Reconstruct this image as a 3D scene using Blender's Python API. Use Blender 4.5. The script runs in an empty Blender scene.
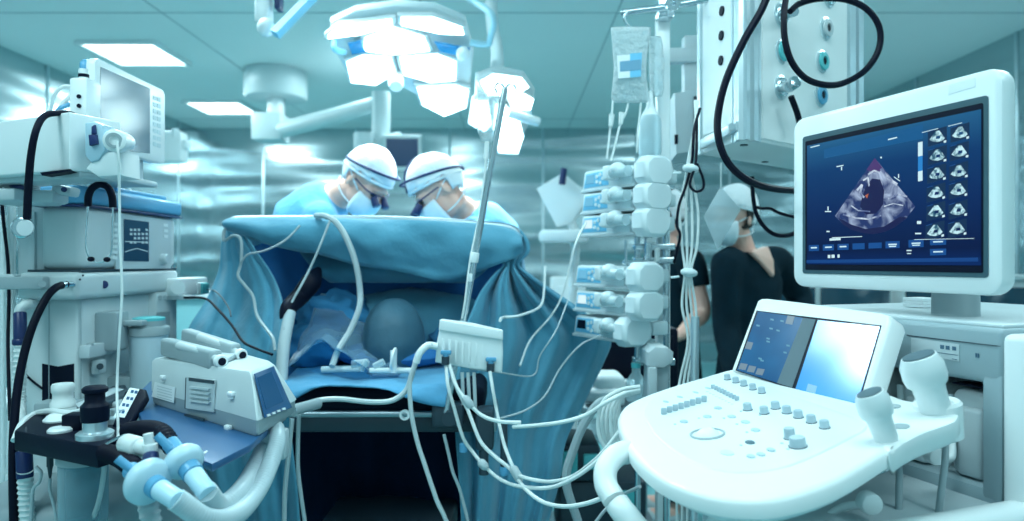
import bpy, bmesh, math, random
from mathutils import Vector as V, Matrix as M, noise
random.seed(7)
SC = bpy.context.scene
COL = SC.collection
F, CX, CY, CH = 700.0, 512.0, 260.0, 1.3
EXPO = 0.5
EM = 2 ** -EXPO      # keeps screens at the brightness they show
PI = math.pi

# ---------------------------------------------------------------- points
def at(px, py, Y):
    return V(((px - CX) / F * Y, Y, CH - (py - CY) / F * Y))
def ray(px, py):
    return V(((px - CX) / F, 1.0, -(py - CY) / F))
def onz(px, py, z):
    r = ray(px, py)
    return V((0, 0, CH)) + r * ((z - CH) / r.z)
def onplane(px, py, p0, n):
    o = V((0, 0, CH)); r = ray(px, py)
    return o + r * (n.dot(p0 - o) / n.dot(r))
def path(Y, *pts):
    """points (px,py) or (px,py,Y)"""
    return [at(p[0], p[1], p[2] if len(p) > 2 else Y) for p in pts]
def rotm(ax, deg):
    return M.Rotation(math.radians(deg), 4, ax)
def frame(x, y, z, rz=0):
    return M.Translation((x, y, z)) @ M.Rotation(rz, 4, 'Z')
def look(p0, p1):
    d = (V(p1) - V(p0)).normalized()
    return d.to_track_quat('Z', 'Y').to_matrix().to_4x4()

# ---------------------------------------------------------------- materials
MATS = {}
def mat(name, col, rough=0.45, metal=0.0, bump=0.0, bscale=40.0, var=0.04, vscale=6.0,
        coat=0.0, emit=None, estr=0.0, alpha=1.0, trans=0.0, aniso=False, sheen=0.0, stretch=(1, 1, 1), spec=0.5):
    m = bpy.data.materials.new(name); m.use_nodes = True
    nt = m.node_tree; b = nt.nodes['Principled BSDF']
    tc = nt.nodes.new('ShaderNodeTexCoord'); mp = nt.nodes.new('ShaderNodeMapping')
    mp.inputs['Scale'].default_value = stretch
    nt.links.new(tc.outputs['Object'], mp.inputs['Vector'])
    n = nt.nodes.new('ShaderNodeTexNoise'); n.inputs['Scale'].default_value = vscale
    n.inputs['Detail'].default_value = 4
    nt.links.new(mp.outputs[0], n.inputs['Vector'])
    r = nt.nodes.new('ShaderNodeValToRGB')
    c = V(col[:3])
    r.color_ramp.elements[0].position = 0.3; r.color_ramp.elements[1].position = 0.7
    r.color_ramp.elements[0].color = (*[max(0, x * (1 - var)) for x in c], 1)
    r.color_ramp.elements[1].color = (*[min(1, x * (1 + var)) for x in c], 1)
    nt.links.new(n.outputs['Fac'], r.inputs['Fac'])
    nt.links.new(r.outputs['Color'], b.inputs['Base Color'])
    b.inputs['Roughness'].default_value = rough
    b.inputs['Metallic'].default_value = metal
    b.inputs['Coat Weight'].default_value = coat
    b.inputs['Coat Roughness'].default_value = 0.05
    b.inputs['Sheen Weight'].default_value = sheen
    b.inputs['Specular IOR Level'].default_value = spec
    b.inputs['Transmission Weight'].default_value = trans
    b.inputs['Alpha'].default_value = alpha
    if emit:
        b.inputs['Emission Color'].default_value = (*emit, 1); b.inputs['Emission Strength'].default_value = estr
    if bump:
        n2 = nt.nodes.new('ShaderNodeTexNoise'); n2.inputs['Scale'].default_value = bscale
        n2.inputs['Detail'].default_value = 5
        nt.links.new(mp.outputs[0], n2.inputs['Vector'])
        bp = nt.nodes.new('ShaderNodeBump'); bp.inputs['Strength'].default_value = bump
        bp.inputs['Distance'].default_value = 0.02
        nt.links.new(n2.outputs['Fac'], bp.inputs['Height'])
        nt.links.new(bp.outputs[0], b.inputs['Normal'])
    MATS[name] = m
    return m
def emat(name, col, s=1.0, col2=None, scale=60, thr=(0.35, 0.7)):
    """a glowing screen colour (optionally mottled between two colours)"""
    m = bpy.data.materials.new(name); m.use_nodes = True
    nt = m.node_tree; b = nt.nodes['Principled BSDF']
    b.inputs['Base Color'].default_value = (0.005, 0.01, 0.02, 1)
    b.inputs['Roughness'].default_value = 0.3; b.inputs['Specular IOR Level'].default_value = 0.2
    b.inputs['Emission Strength'].default_value = s * EM
    if col2:
        tc = nt.nodes.new('ShaderNodeTexCoord')
        n = nt.nodes.new('ShaderNodeTexNoise'); n.inputs['Scale'].default_value = scale; n.inputs['Detail'].default_value = 6
        n.inputs['Distortion'].default_value = 0.6
        r = nt.nodes.new('ShaderNodeValToRGB')
        r.color_ramp.elements[0].position = thr[0]; r.color_ramp.elements[0].color = (*col, 1)
        r.color_ramp.elements[1].position = thr[1]; r.color_ramp.elements[1].color = (*col2, 1)
        nt.links.new(tc.outputs['Object'], n.inputs['Vector']); nt.links.new(n.outputs['Fac'], r.inputs['Fac'])
        nt.links.new(r.outputs['Color'], b.inputs['Emission Color'])
    else:
        b.inputs['Emission Color'].default_value = (*col, 1)
    MATS[name] = m
    return m
def clear(name, tint=(0.85, 0.97, 1), mixv=0.3, rough=0.08, body=(0.8, 0.9, 0.92), bump=0.0, bscale=60):
    """thin clear plastic: see-through body with a glossy skin"""
    m = bpy.data.materials.new(name); m.use_nodes = True
    nt = m.node_tree; nt.nodes.clear()
    out = nt.nodes.new('ShaderNodeOutputMaterial')
    tr = nt.nodes.new('ShaderNodeBsdfTransparent'); tr.inputs['Color'].default_value = (*tint, 1)
    pb = nt.nodes.new('ShaderNodeBsdfPrincipled')
    pb.inputs['Base Color'].default_value = (*body, 1); pb.inputs['Roughness'].default_value = rough
    mx = nt.nodes.new('ShaderNodeMixShader')
    tc = nt.nodes.new('ShaderNodeTexCoord')
    n = nt.nodes.new('ShaderNodeTexNoise'); n.inputs['Scale'].default_value = bscale; n.inputs['Detail'].default_value = 4
    nt.links.new(tc.outputs['Object'], n.inputs['Vector'])
    fr = nt.nodes.new('ShaderNodeLayerWeight'); fr.inputs['Blend'].default_value = 0.35
    ad = nt.nodes.new('ShaderNodeMath'); ad.operation = 'MULTIPLY_ADD'; ad.use_clamp = True
    ad.inputs[1].default_value = 0.6; ad.inputs[2].default_value = mixv
    nt.links.new(fr.outputs['Facing'], ad.inputs[0])
    nt.links.new(ad.outputs[0], mx.inputs[0])
    if bump:
        bp = nt.nodes.new('ShaderNodeBump'); bp.inputs['Strength'].default_value = bump; bp.inputs['Distance'].default_value = 0.02
        nt.links.new(n.outputs['Fac'], bp.inputs['Height']); nt.links.new(bp.outputs[0], pb.inputs['Normal'])
    nt.links.new(tr.outputs[0], mx.inputs[1]); nt.links.new(pb.outputs[0], mx.inputs[2])
    nt.links.new(mx.outputs[0], out.inputs['Surface'])
    MATS[name] = m
    return m

W = mat('white_plastic', (0.80, 0.86, 0.87), 0.38, coat=0.15, var=0.02)
W2 = mat('console_white', (0.86, 0.90, 0.90), 0.42, coat=0.1, var=0.02)
OFFW = mat('offwhite_enamel', (0.57, 0.65, 0.67), 0.45, bump=0.02, bscale=300, var=0.03)
GREY = mat('grey_plastic', (0.34, 0.42, 0.45), 0.5, var=0.04)
LGREY = mat('light_grey_plastic', (0.52, 0.60, 0.63), 0.45, var=0.03)
DGREY = mat('dark_grey_plastic', (0.025, 0.048, 0.068), 0.4, var=0.08)
BLACK = mat('black_plastic', (0.002, 0.005, 0.018), 0.5, var=0.15, spec=.15)
RUBBER = mat('black_rubber', (0.002, 0.004, 0.015), 0.5, var=0.2, spec=.15)
CUSHION = mat('table_cushion', (0.002, 0.006, 0.018), 0.7, spec=.15, bump=0.1, bscale=80)
BLUE = mat('blue_enamel', (0.10, 0.36, 0.58), 0.4, var=0.04, coat=0.15)
DBLUE = mat('navy_plastic', (0.006, 0.022, 0.11), 0.4, var=0.1)
TRAY = mat('blue_shelf', (0.018, 0.10, 0.24), 0.35, var=0.05, coat=0.2)
TEAL = mat('turquoise_plastic', (0.10, 0.55, 0.58), 0.4, var=0.04)
STEEL = mat('polished_steel', (0.62, 0.70, 0.74), 0.2, 1.0, var=0.03)
DSTEEL = mat('dull_steel', (0.36, 0.44, 0.48), 0.38, 1.0, var=0.05)
ALU = mat('aluminium', (0.70, 0.80, 0.84), 0.3, 0.8, var=0.03)
CABLEW = mat('white_cable', (0.74, 0.80, 0.80), 0.4, var=0.03)
CABLEG = mat('grey_cable', (0.42, 0.50, 0.53), 0.45, var=0.04)
LABELM = mat('paper_label', (0.82, 0.88, 0.9), 0.6, var=0.03)
INK = mat('printed_ink', (0.06, 0.14, 0.22), 0.6, var=0.1)
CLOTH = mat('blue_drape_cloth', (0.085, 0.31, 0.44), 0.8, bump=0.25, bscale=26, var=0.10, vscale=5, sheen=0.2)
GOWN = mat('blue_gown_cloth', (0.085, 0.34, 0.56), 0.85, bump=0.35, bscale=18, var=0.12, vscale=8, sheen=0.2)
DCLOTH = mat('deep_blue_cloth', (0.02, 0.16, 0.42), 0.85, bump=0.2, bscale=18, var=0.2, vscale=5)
MIDCLOTH = mat('mid_blue_cloth', (0.03, 0.22, 0.44), 0.85, bump=0.3, bscale=20, var=0.15, vscale=6)
SCRUB = mat('dark_scrub_cloth', (0.004, 0.020, 0.032), 0.9, spec=.2, bump=0.25, bscale=22, var=0.3, vscale=6)
CAPM = mat('white_cap_cloth', (0.86, 0.88, 0.90), 0.9, bump=0.3, bscale=30, var=0.04)
MASKM = mat('face_mask_cloth', (0.80, 0.86, 0.9), 0.9, bump=0.15, bscale=60, var=0.04)
SKIN = mat('skin', (0.88, 0.50, 0.40), 0.5, var=0.06, bump=0.03, bscale=90)
HAIR = mat('dark_hair', (0.03, 0.022, 0.02), 0.6, var=0.3, bump=0.4, bscale=120)
EYEM = mat('eye', (0.05, 0.04, 0.04), 0.15)
CLEAR = clear('clear_plastic')
BAG = clear('infusion_bag_plastic', mixv=0.40, rough=0.14, body=(.9, .95, .96), bump=1.0, bscale=75)
JARM = clear('jar_plastic', tint=(0.6, 0.8, 0.85), mixv=0.16, body=(0.5, 0.65, 0.7))
HOSE = clear('breathing_hose_plastic', tint=(0.85, 0.95, 1), mixv=0.62, rough=0.25, body=(0.62, 0.74, 0.78))
FILM = clear('plastic_film', tint=(0.50, 0.76, 0.9), mixv=0.07, rough=0.25, body=(0.35, 0.55, 0.68))
GLOW = mat('lamp_glow', (0.9, 0.95, 1), 0.4, emit=(0.72, 0.98, 1.0), estr=5.5)
PANELGLOW = mat('ceiling_panel_glow', (0.9, 0.95, 1), 0.4, emit=(0.75, 0.98, 1.0), estr=3.0)
LAMPSHELL = mat('lamp_shell', (0.66, 0.75, 0.77), 0.35, var=0.03)
LAMPBLUE = mat('lamp_blue_inlay', (0.03, 0.30, 0.62), 0.3, var=0.05)

# ---------------------------------------------------------------- things
WORLD = {}
def tag(o, label=None, cat=None, group=None, kind=None):
    if label: o['label'] = label
    if cat: o['category'] = cat
    if group: o['group'] = group
    if kind: o['kind'] = kind
    return o
def thing(name, label, cat, loc, rz=0.0, group=None):
    o = bpy.data.objects.new(name, None); COL.objects.link(o)
    o.empty_display_size = 0.05
    o.location = loc; o.rotation_euler = (0, 0, rz)
    WORLD[o] = frame(loc[0], loc[1], loc[2], rz)
    return tag(o, label, cat, group)
def dup(root, loc, label, group=None):
    r = root.copy(); COL.objects.link(r); r.location = loc
    r['label'] = label
    if group: r['group'] = group
    WORLD[r] = frame(loc[0], loc[1], loc[2], root.rotation_euler[2])
    for ch in list(root.children):
        c = ch.copy(); COL.objects.link(c); c.parent = r
        WORLD[c] = WORLD[r]
        for g in ch.children:
            d = g.copy(); COL.objects.link(d); d.parent = c
            WORLD[d] = WORLD[r]
    return r

def catmull(pts, n=6):
    P = [V(p) for p in pts]
    if len(P) < 3: return P
    out = []
    for i in range(len(P) - 1):
        p0 = P[i - 1] if i else P[0] * 2 - P[1]
        p1, p2 = P[i], P[i + 1]
        p3 = P[i + 2] if i + 2 < len(P) else P[-1] * 2 - P[-2]
        for k in range(n):
            t = k / n
            out.append(0.5 * ((2 * p1) + (p2 - p0) * t + (2 * p0 - 5 * p1 + 4 * p2 - p3) * t * t + (3 * p1 - p0 - 3 * p2 + p3) * t ** 3))
    out.append(P[-1])
    return out

class MB:
    """collects shapes into one mesh object; coordinates go through the frame fr"""
    def __init__(s, fr=None):
        s.bm = bmesh.new(); s.fr = fr or M.Identity(4)
    def take(s, b, m=None, mi=0):
        T = s.fr @ m if m is not None else s.fr
        vm = {}
        for v in b.verts: vm[v] = s.bm.verts.new(T @ v.co)
        for f in b.faces:
            try:
                nf = s.bm.faces.new([vm[v] for v in f.verts]); nf.material_index = mi if mi else f.material_index
            except ValueError: pass
        b.free(); return s
    def box(s, c, sz, bev=0.0, seg=2, rot=None, mi=0):
        b = bmesh.new(); bmesh.ops.create_cube(b, size=1)
        for v in b.verts: v.co = V((v.co.x * sz[0], v.co.y * sz[1], v.co.z * sz[2]))
        if bev: bmesh.ops.bevel(b, geom=b.edges[:], offset=min(bev, min(sz) * 0.49), segments=seg, profile=0.5, affect='EDGES')
        m = M.Translation(c)
        if rot is not None: m = m @ rot
        return s.take(b, m, mi)
    def cyl(s, p0, p1, r0, r1=None, seg=20, bev=0.0, mi=0):
        p0, p1 = V(p0), V(p1); L = (p1 - p0).length; r1 = r0 if r1 is None else r1
        if bev:
            return s.lathe([(0, 0), (r0 - bev, 0), (r0 - bev * .3, bev * .3), (r0, bev), (r1, L - bev), (r1 - bev * .3, L - bev * .3), (r1 - bev, L), (0, L)], p0, p1 - p0, seg, mi)
        return s.lathe([(0, 0), (r0, 0), (r1, L), (0, L)], p0, p1 - p0, seg, mi)
    def lathe(s, prof, p0, d, seg=24, mi=0):
        b = bmesh.new(); rings = []
        for r, z in prof:
            if r < 1e-6: rings.append([b.verts.new((0, 0, z))])
            else: rings.append([b.verts.new((r * math.cos(2 * PI * k / seg), r * math.sin(2 * PI * k / seg), z)) for k in range(seg)])
        for a, c in zip(rings, rings[1:]):
            for k in range(seg):
                k2 = (k + 1) % seg
                if len(a) == 1 and len(c) == 1: continue
                if len(a) == 1: b.faces.new([a[0], c[k2], c[k]][::-1])
                elif len(c) == 1: b.faces.new([a[k], a[k2], c[0]])
                else: b.faces.new([a[k], a[k2], c[k2], c[k]])
        bmesh.ops.recalc_face_normals(b, faces=b.faces[:])
        return s.take(b, M.Translation(p0) @ look((0, 0, 0), d), mi)
    def tube(s, pts, r, seg=10, n=6, mi=0, closed_ends=True):
        P = catmull(pts, n) if n else [V(p) for p in pts]
        N = len(P)
        if isinstance(r, (list, tuple)):
            R = []
            for i in range(N):
                t = i / (N - 1) * (len(r) - 1); k = min(int(t), len(r) - 2); R.append(r[k] + (r[k + 1] - r[k]) * (t - k))
        else: R = [r] * N
        b = bmesh.new(); rings = []
        T = (P[1] - P[0]).normalized()
        up = V((0, 0, 1)) if abs(T.z) < 0.9 else V((1, 0, 0))
        A = T.cross(up).normalized()
        for i in range(N):
            T = (P[min(i + 1, N - 1)] - P[max(i - 1, 0)])
            if T.length < 1e-9: T = V((0, 0, 1))
            T.normalize()
            A = (A - T * A.dot(T))
            if A.length < 1e-6: A = T.orthogonal()
            A.normalize(); B = T.cross(A)
            rings.append([b.verts.new(P[i] + (A * math.cos(2 * PI * k / seg) + B * math.sin(2 * PI * k / seg)) * R[i]) for k in range(seg)])
        for a, c in zip(rings, rings[1:]):
            for k in range(seg): b.faces.new([a[k], a[(k + 1) % seg], c[(k + 1) % seg], c[k]])
        if closed_ends:
            b.faces.new(rings[0][::-1]); b.faces.new(rings[-1])
        bmesh.ops.recalc_face_normals(b, faces=b.faces[:])
        return s.take(b, None, mi)
    def ribbed(s, pts, r, pitch=0.009, amp=0.12, seg=14, mi=0):
        """corrugated hose"""
        P = catmull(pts, 10); L = sum((b - a).length for a, b in zip(P, P[1:]))
        n = max(6, int(L / pitch * 3)); cum = [0]
        for a, b in zip(P, P[1:]): cum.append(cum[-1] + (b - a).length)
        Q = []; j = 0
        for i in range(n + 1):
            d = L * i / n
            while j < len(P) - 2 and cum[j + 1] < d: j += 1
            t = (d - cum[j]) / max(1e-9, cum[j + 1] - cum[j]); Q.append(P[j].lerp(P[j + 1], t))
        R = [r * (1 + amp * math.cos(2 * PI * i / 3)) for i in range(n + 1)]
        return s.tube(Q, R, seg, 0, mi)
    def ell(s, c, r, rot=None, seg=20, mi=0):
        b = bmesh.new(); bmesh.ops.create_uvsphere(b, u_segments=seg, v_segments=max(8, seg // 2), radius=1)
        m = M.Translation(c)
        if rot is not None: m = m @ rot
        m = m @ M.Diagonal((r[0], r[1], r[2], 1))
        return s.take(b, m, mi)
    def prism(s, pts, vec, bev=0.0, seg=2, mi=0):
        b = bmesh.new(); vec = V(vec)
        lo = [b.verts.new(V(p)) for p in pts]; hi = [b.verts.new(V(p) + vec) for p in pts]
        n = len(pts)
        f0 = b.faces.new(lo); f1 = b.faces.new(hi)
        for k in range(n): b.faces.new([lo[k], lo[(k + 1) % n], hi[(k + 1) % n], hi[k]])
        bmesh.ops.recalc_face_normals(b, faces=b.faces[:])
        if bev:
            eds = [e for e in b.edges if (e in f0.edges) or (e in f1.edges)]
            bmesh.ops.bevel(b, geom=eds, offset=bev, segments=seg, profile=0.5, affect='EDGES')
        return s.take(b, None, mi)
    def loft(s, rings, cap=True, mi=0):
        b = bmesh.new(); R = [[b.verts.new(V(p)) for p in r] for r in rings]; n = len(R[0])
        for a, c in zip(R, R[1:]):
            for k in range(n): b.faces.new([a[k], a[(k + 1) % n], c[(k + 1) % n], c[k]])
        if cap: b.faces.new(R[0][::-1]); b.faces.new(R[-1])
        bmesh.ops.recalc_face_normals(b, faces=b.faces[:])
        return s.take(b, None, mi)
    def surf(s, rows, mi=0):
        b = bmesh.new(); R = [[b.verts.new(V(p)) for p in r] for r in rows]
        for a, c in zip(R, R[1:]):
            for k in range(len(a) - 1): b.faces.new([a[k], a[k + 1], c[k + 1], c[k]])
        return s.take(b, None, mi)
    def rrect(s, x0, x1, z0, z1, y, th, r=0.01, seg=5, mi=0, bev=0.0):
        """rounded rectangle in the frame's xz plane, front face at y, thickness th going +y"""
        return s.prism(rr(x0, x1, z0, z1, y, r, seg), (0, th, 0), bev, 2, mi)
    def build(s, name, mats, parent=None, origin=None, smooth=40, solid=0.0, remesh=0.0, sub=0, smoothit=0):
        me = bpy.data.meshes.new(name)
        if parent is not None: T = WORLD[parent].inverted()
        else:
            if origin is None:
                xs = [v.co for v in s.bm.verts]
                origin = V((sum(p.x for p in xs) / len(xs), sum(p.y for p in xs) / len(xs), min(p.z for p in xs)))
            T = M.Translation(-V(origin))
        for v in s.bm.verts: v.co = T @ v.co
        s.bm.to_mesh(me); s.bm.free()
        for p in me.polygons: p.use_smooth = True
        if smooth < 180: me.set_sharp_from_angle(angle=math.radians(smooth))
        for m in (mats if isinstance(mats, (list, tuple)) else [mats]): me.materials.append(m)
        o = bpy.data.objects.new(name, me); COL.objects.link(o)
        if parent is not None:
            o.parent = parent; WORLD[o] = WORLD[parent]
        else:
            o.location = origin; WORLD[o] = M.Translation(V(origin))
        if remesh:
            d = o.modifiers.new('remesh', 'REMESH'); d.mode = 'VOXEL'; d.voxel_size = remesh; d.use_smooth_shade = True
        if smoothit:
            d = o.modifiers.new('smooth', 'SMOOTH'); d.factor = 0.5; d.iterations = smoothit
        if solid:
            d = o.modifiers.new('thickness', 'SOLIDIFY'); d.thickness = solid; d.offset = 0
        if sub:
            d = o.modifiers.new('sub', 'SUBSURF'); d.levels = sub; d.render_levels = sub
        return o
def rr(x0, x1, z0, z1, y, r, seg=5):
    pts = []
    for cx, cz, a0 in ((x1 - r, z1 - r, 0), (x0 + r, z1 - r, 90), (x0 + r, z0 + r, 180), (x1 - r, z0 + r, 270)):
        for k in range(seg + 1):
            a = math.radians(a0 + 90 * k / seg); pts.append(V((cx + r * math.cos(a), y, cz + r * math.sin(a))))
    return pts
def cable(name, label, pts, r, m=None, cat='cable', group=None, n=6):
    mb = MB(); mb.tube(pts, r, 8, n)
    return tag(mb.build(name, m or CABLEW), label, cat, group)
# ================================================================ room
XL, XR, YB, HC = -4.05, 3.75, 9.0, 3.0
def wallmat(name, col, rough, metal, seed):
    m = bpy.data.materials.new(name); m.use_nodes = True
    nt = m.node_tree; b = nt.nodes['Principled BSDF']
    tc = nt.nodes.new('ShaderNodeTexCoord'); mp = nt.nodes.new('ShaderNodeMapping')
    mp.inputs['Scale'].default_value = (0.30, 0.30, 2.1); mp.inputs['Location'].default_value = (seed, seed, 0)
    nt.links.new(tc.outputs['Object'], mp.inputs['Vector'])
    n = nt.nodes.new('ShaderNodeTexNoise'); n.inputs['Scale'].default_value = 1.6; n.inputs['Detail'].default_value = 0.6
    nt.links.new(mp.outputs[0], n.inputs['Vector'])
    bp = nt.nodes.new('ShaderNodeBump'); bp.inputs['Strength'].default_value = 0.6; bp.inputs['Distance'].default_value = 0.12
    nt.links.new(n.outputs['Fac'], bp.inputs['Height']); nt.links.new(bp.outputs[0], b.inputs['Normal'])
    n2 = nt.nodes.new('ShaderNodeTexNoise'); n2.inputs['Scale'].default_value = 220
    mp2 = nt.nodes.new('ShaderNodeMapping'); mp2.inputs['Scale'].default_value = (0.02, 0.02, 1)
    nt.links.new(tc.outputs['Object'], mp2.inputs['Vector']); nt.links.new(mp2.outputs[0], n2.inputs['Vector'])
    r = nt.nodes.new('ShaderNodeMapRange'); r.inputs['To Min'].default_value = rough - 0.05; r.inputs['To Max'].default_value = rough + 0.05
    nt.links.new(n2.outputs['Fac'], r.inputs['Value']); nt.links.new(r.outputs[0], b.inputs['Roughness'])
    b.inputs['Base Color'].default_value = (*col, 1); b.inputs['Metallic'].default_value = metal
    return m
WALL = wallmat('brushed_steel_wall', (0.46, 0.56, 0.59), 0.22, 0.94, 3.0)
WALLR = wallmat('brushed_steel_side_wall', (0.46, 0.57, 0.60), 0.22, 0.94, 9.0)
SEAM = mat('panel_seam', (0.55, 0.66, 0.70), 0.35, 0.8)
CEIL = mat('ceiling_enamel', (0.86, 0.92, 0.92), 0.5, bump=0.02, bscale=3, var=0.02, vscale=1)
FLOORM = mat('teal_vinyl_floor', (0.15, 0.42, 0.45), 0.3, var=0.08, vscale=2, bump=0.02, bscale=200)

def structure(o): o['kind'] = 'structure'; return o
mb = MB(); mb.box((-0.15, 4.0, -0.05), (XR - XL + .2, 10.2, 0.1)); structure(mb.build('floor', FLOORM))
mb = MB(); mb.box((-0.15, 4.0, HC + 0.05), (XR - XL + .2, 10.2, 0.1))
for yy in (1.2, 4.8, 8.4): mb.box((-0.15, yy, HC - .001), (XR - XL, 0.008, 0.004), mi=1)
for xx in (-2.4, -0.6, 0.72, 2.2): mb.box((xx, 4.0, HC - .001), (0.008, 10, 0.004), mi=1)
structure(mb.build('ceiling', [CEIL, GREY]))
mb = MB(); mb.box((-0.15, YB + 0.05, HC / 2), (XR - XL + .2, 0.1, HC))
for xx in (-3.2, -2.0, -0.8, 0.4, 1.6, 2.8): mb.box((xx, YB - .004, HC / 2), (0.03, 0.012, HC), .003, mi=1)
structure(mb.build('wall_back', [WALL, SEAM]))
mb = MB(); mb.box((XL - 0.05, 4.0, HC / 2), (0.1, 10.2, HC))
for yy in (2.2, 3.5, 4.8, 6.1, 7.4, 8.5): mb.box((XL + .004, yy, HC / 2), (0.012, 0.03, HC), .003, mi=1)
structure(mb.build('wall_left', [WALLR, SEAM]))
mb = MB(); mb.box((XR + 0.05, 4.0, HC / 2), (0.1, 10.2, HC))
for yy in (2.6, 3.9, 5.2, 6.5, 7.8): mb.box((XR - .004, yy, HC / 2), (0.012, 0.03, HC), .003, mi=1)
structure(mb.build('wall_right', [WALLR, SEAM]))

# ceiling light panels; all but the left-wall pair are added for brightness
def ceiling_panel(x, y, label, sx=0.6, sy=0.6, power=40, seen=True):
    t = thing('ceiling_light', label, 'ceiling light', (x, y, HC - 0.03), 0, 'square ceiling light panels')
    mb = MB(frame(x, y, HC - 0.03))
    w = 0.02
    for a, b, c, d in ((0, -sy / 2, sx, w), (0, sy / 2, sx, w), (-sx / 2, 0, w, sy), (sx / 2, 0, w, sy)):
        mb.box((a, b, 0.012), (c + w, d, 0.034), .003)
    mb.build('frame', W, t)
    mb = MB(frame(x, y, HC - 0.03)); mb.box((0, 0, 0.016), (sx - .02, sy - .02, 0.012)); mb.build('diffuser', PANELGLOW, t)
    if power:
        L = bpy.data.lights.new('panel_lamp', 'AREA'); L.shape = 'RECTANGLE'; L.size = sx; L.size_y = sy
        L.energy = power; L.color = LC
        lo = bpy.data.objects.new('panel_lamp', L); COL.objects.link(lo); lo.location = (x, y, HC - 0.04)
LC = (0.68, 0.95, 1.0)
ceiling_panel(-3.06, 5.7, 'nearer and larger-looking lit square ceiling panel by the left wall', power=26)
ceiling_panel(-3.18, 7.7, 'farther lit square ceiling panel beside the round ceiling mount', power=28)
ceiling_panel(-.95, 5.95, 'added lit ceiling panel, unseen, hidden behind the big surgical lamp', power=30)  # added unseen source, lifts the ceiling and the background
ceiling_panel(2.1, 5.5, 'added lit ceiling panel, unseen, hidden behind the ceiling pendant', power=34)  # added unseen source, brightens the background on the right
ceiling_panel(-1.35, 2.75, 'added lit ceiling panel above the left monitor, out of frame', 0.6, 0.6, 33)  # added unseen, set so its reflection glares in the right touch screen
ceiling_panel(0.2, 0.9, 'added lit ceiling panel over the camera position, out of frame', 1.2, 0.6, 12)  # this and the panels below are added unseen to light the room
ceiling_panel(-1.6, 0.2, 'added lit ceiling panel at the left behind the camera, out of frame', 0.6, 1.2, 19)
ceiling_panel(2.4, 2.6, 'added lit ceiling panel to the right of the pendant, out of frame', 0.6, 1.2, 14)
ceiling_panel(1.9, -0.4, 'added lit ceiling panel at the right behind the camera, out of frame', 0.6, 1.2, 10)

wd = bpy.data.worlds.new('room_air'); SC.world = wd; wd.use_nodes = True
wd.node_tree.nodes['Background'].inputs[0].default_value = (0.24, 0.50, 0.57, 1)
wd.node_tree.nodes['Background'].inputs[1].default_value = 0.68

cam = bpy.data.cameras.new('camera'); co = bpy.data.objects.new('camera', cam); COL.objects.link(co)
co.location = (0, 0, CH); co.rotation_euler = (PI / 2, 0, 0)
cam.sensor_width = 36; cam.lens = F / 1024 * 36; cam.clip_start = 0.05
cam.dof.use_dof = True; cam.dof.focus_distance = 1.36; cam.dof.aperture_fstop = 2.9
SC.camera = co
SC.view_settings.view_transform = 'Standard'; SC.view_settings.look = 'None'
SC.view_settings.gamma = 1; SC.view_settings.use_curve_mapping = False
SC.view_settings.exposure = EXPO

# ================================================================ ultrasound machine
UA = math.radians(-70.3); UO = V((0.45, 1.48, 0))
UF = frame(0.45, 1.48, 0, UA)
U = V((math.cos(UA), math.sin(UA), 0)); B = V((-math.sin(UA), math.cos(UA), 0)); Z = V((0, 0, 1))
us = thing('ultrasound_machine', 'large white ultrasound machine with a lit monitor and a curved control console, at the right', 'ultrasound machine', UO, UA)

# --- monitor
mb = MB(UF); mb.rrect(-.005, .460, 1.243, 1.610, .182, .034, .028, 6, bev=.008)
mb.rrect(.05, .40, 1.28, 1.56, .212, .046, .03, 5, bev=.01)
mb.box((.30, .262, 1.33), (.10, .05, .14), .012)
mon = mb.build('monitor', W, us)
mb = MB(UF); mb.rrect(.027, .438, 1.272, 1.567, .1805, .004, .006, 4); mb.build('bezel', mat('monitor_bezel', (0.04, 0.10, 0.13), .45), mon)
mb = MB(UF); mb.rrect(.036, .43, 1.280, 1.556, .1797, .002, .003, 3); mb.build('screen_border', BLACK, mon)
MP = UF @ V((0, .1792, 1.4)); MN = -B
def onM(px, py, k=0): return onplane(px, py, MP + MN * (0.00035 * k), MN)
def slab(mb, pts, mi, k):
    mb.prism([onM(x, y, k) for x, y in pts], B * 0.0003, mi=mi)
def quadpx(cx, cy, w, h, sl=-.28):
    return [(cx - w / 2, cy - h / 2 - sl * w / 2), (cx + w / 2, cy - h / 2 + sl * w / 2), (cx + w / 2, cy + h / 2 + sl * w / 2), (cx - w / 2, cy + h / 2 - sl * w / 2)]
# lit background of the picture: lighter at the top, near black below
def screen_grad():
    m = bpy.data.materials.new('screen_picture'); m.use_nodes = True
    nt = m.node_tree; b = nt.nodes['Principled BSDF']
    b.inputs['Base Color'].default_value = (.004, .008, .02, 1); b.inputs['Roughness'].default_value = 0.3; b.inputs['Specular IOR Level'].default_value = 0.12
    tc = nt.nodes.new('ShaderNodeTexCoord'); sp = nt.nodes.new('ShaderNodeSeparateXYZ')
    mr = nt.nodes.new('ShaderNodeMapRange'); mr.inputs['From Min'].default_value = 1.29; mr.inputs['From Max'].default_value = 1.55
    r = nt.nodes.new('ShaderNodeValToRGB'); e = r.color_ramp.elements
    e[0].position = 0; e[0].color = (.001, .022, .14, 1); e[1].position = 1; e[1].color = (.018, .14, .31, 1)
    for p, c in ((.12, (.0006, .006, .055, 1)), (.45, (.0015, .022, .12, 1)), (.75, (.0025, .045, .17, 1))):
        x = e.new(p); x.color = c
    nt.links.new(tc.outputs['Object'], sp.inputs[0]); nt.links.new(sp.outputs['Z'], mr.inputs['Value'])
    nt.links.new(mr.outputs[0], r.inputs['Fac']); nt.links.new(r.outputs['Color'], b.inputs['Emission Color'])
    b.inputs['Emission Strength'].default_value = .8 * EM
    return m
S_BG = screen_grad()
S_BAN = emat('screen_banner', (.005, .09, .25))
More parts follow.
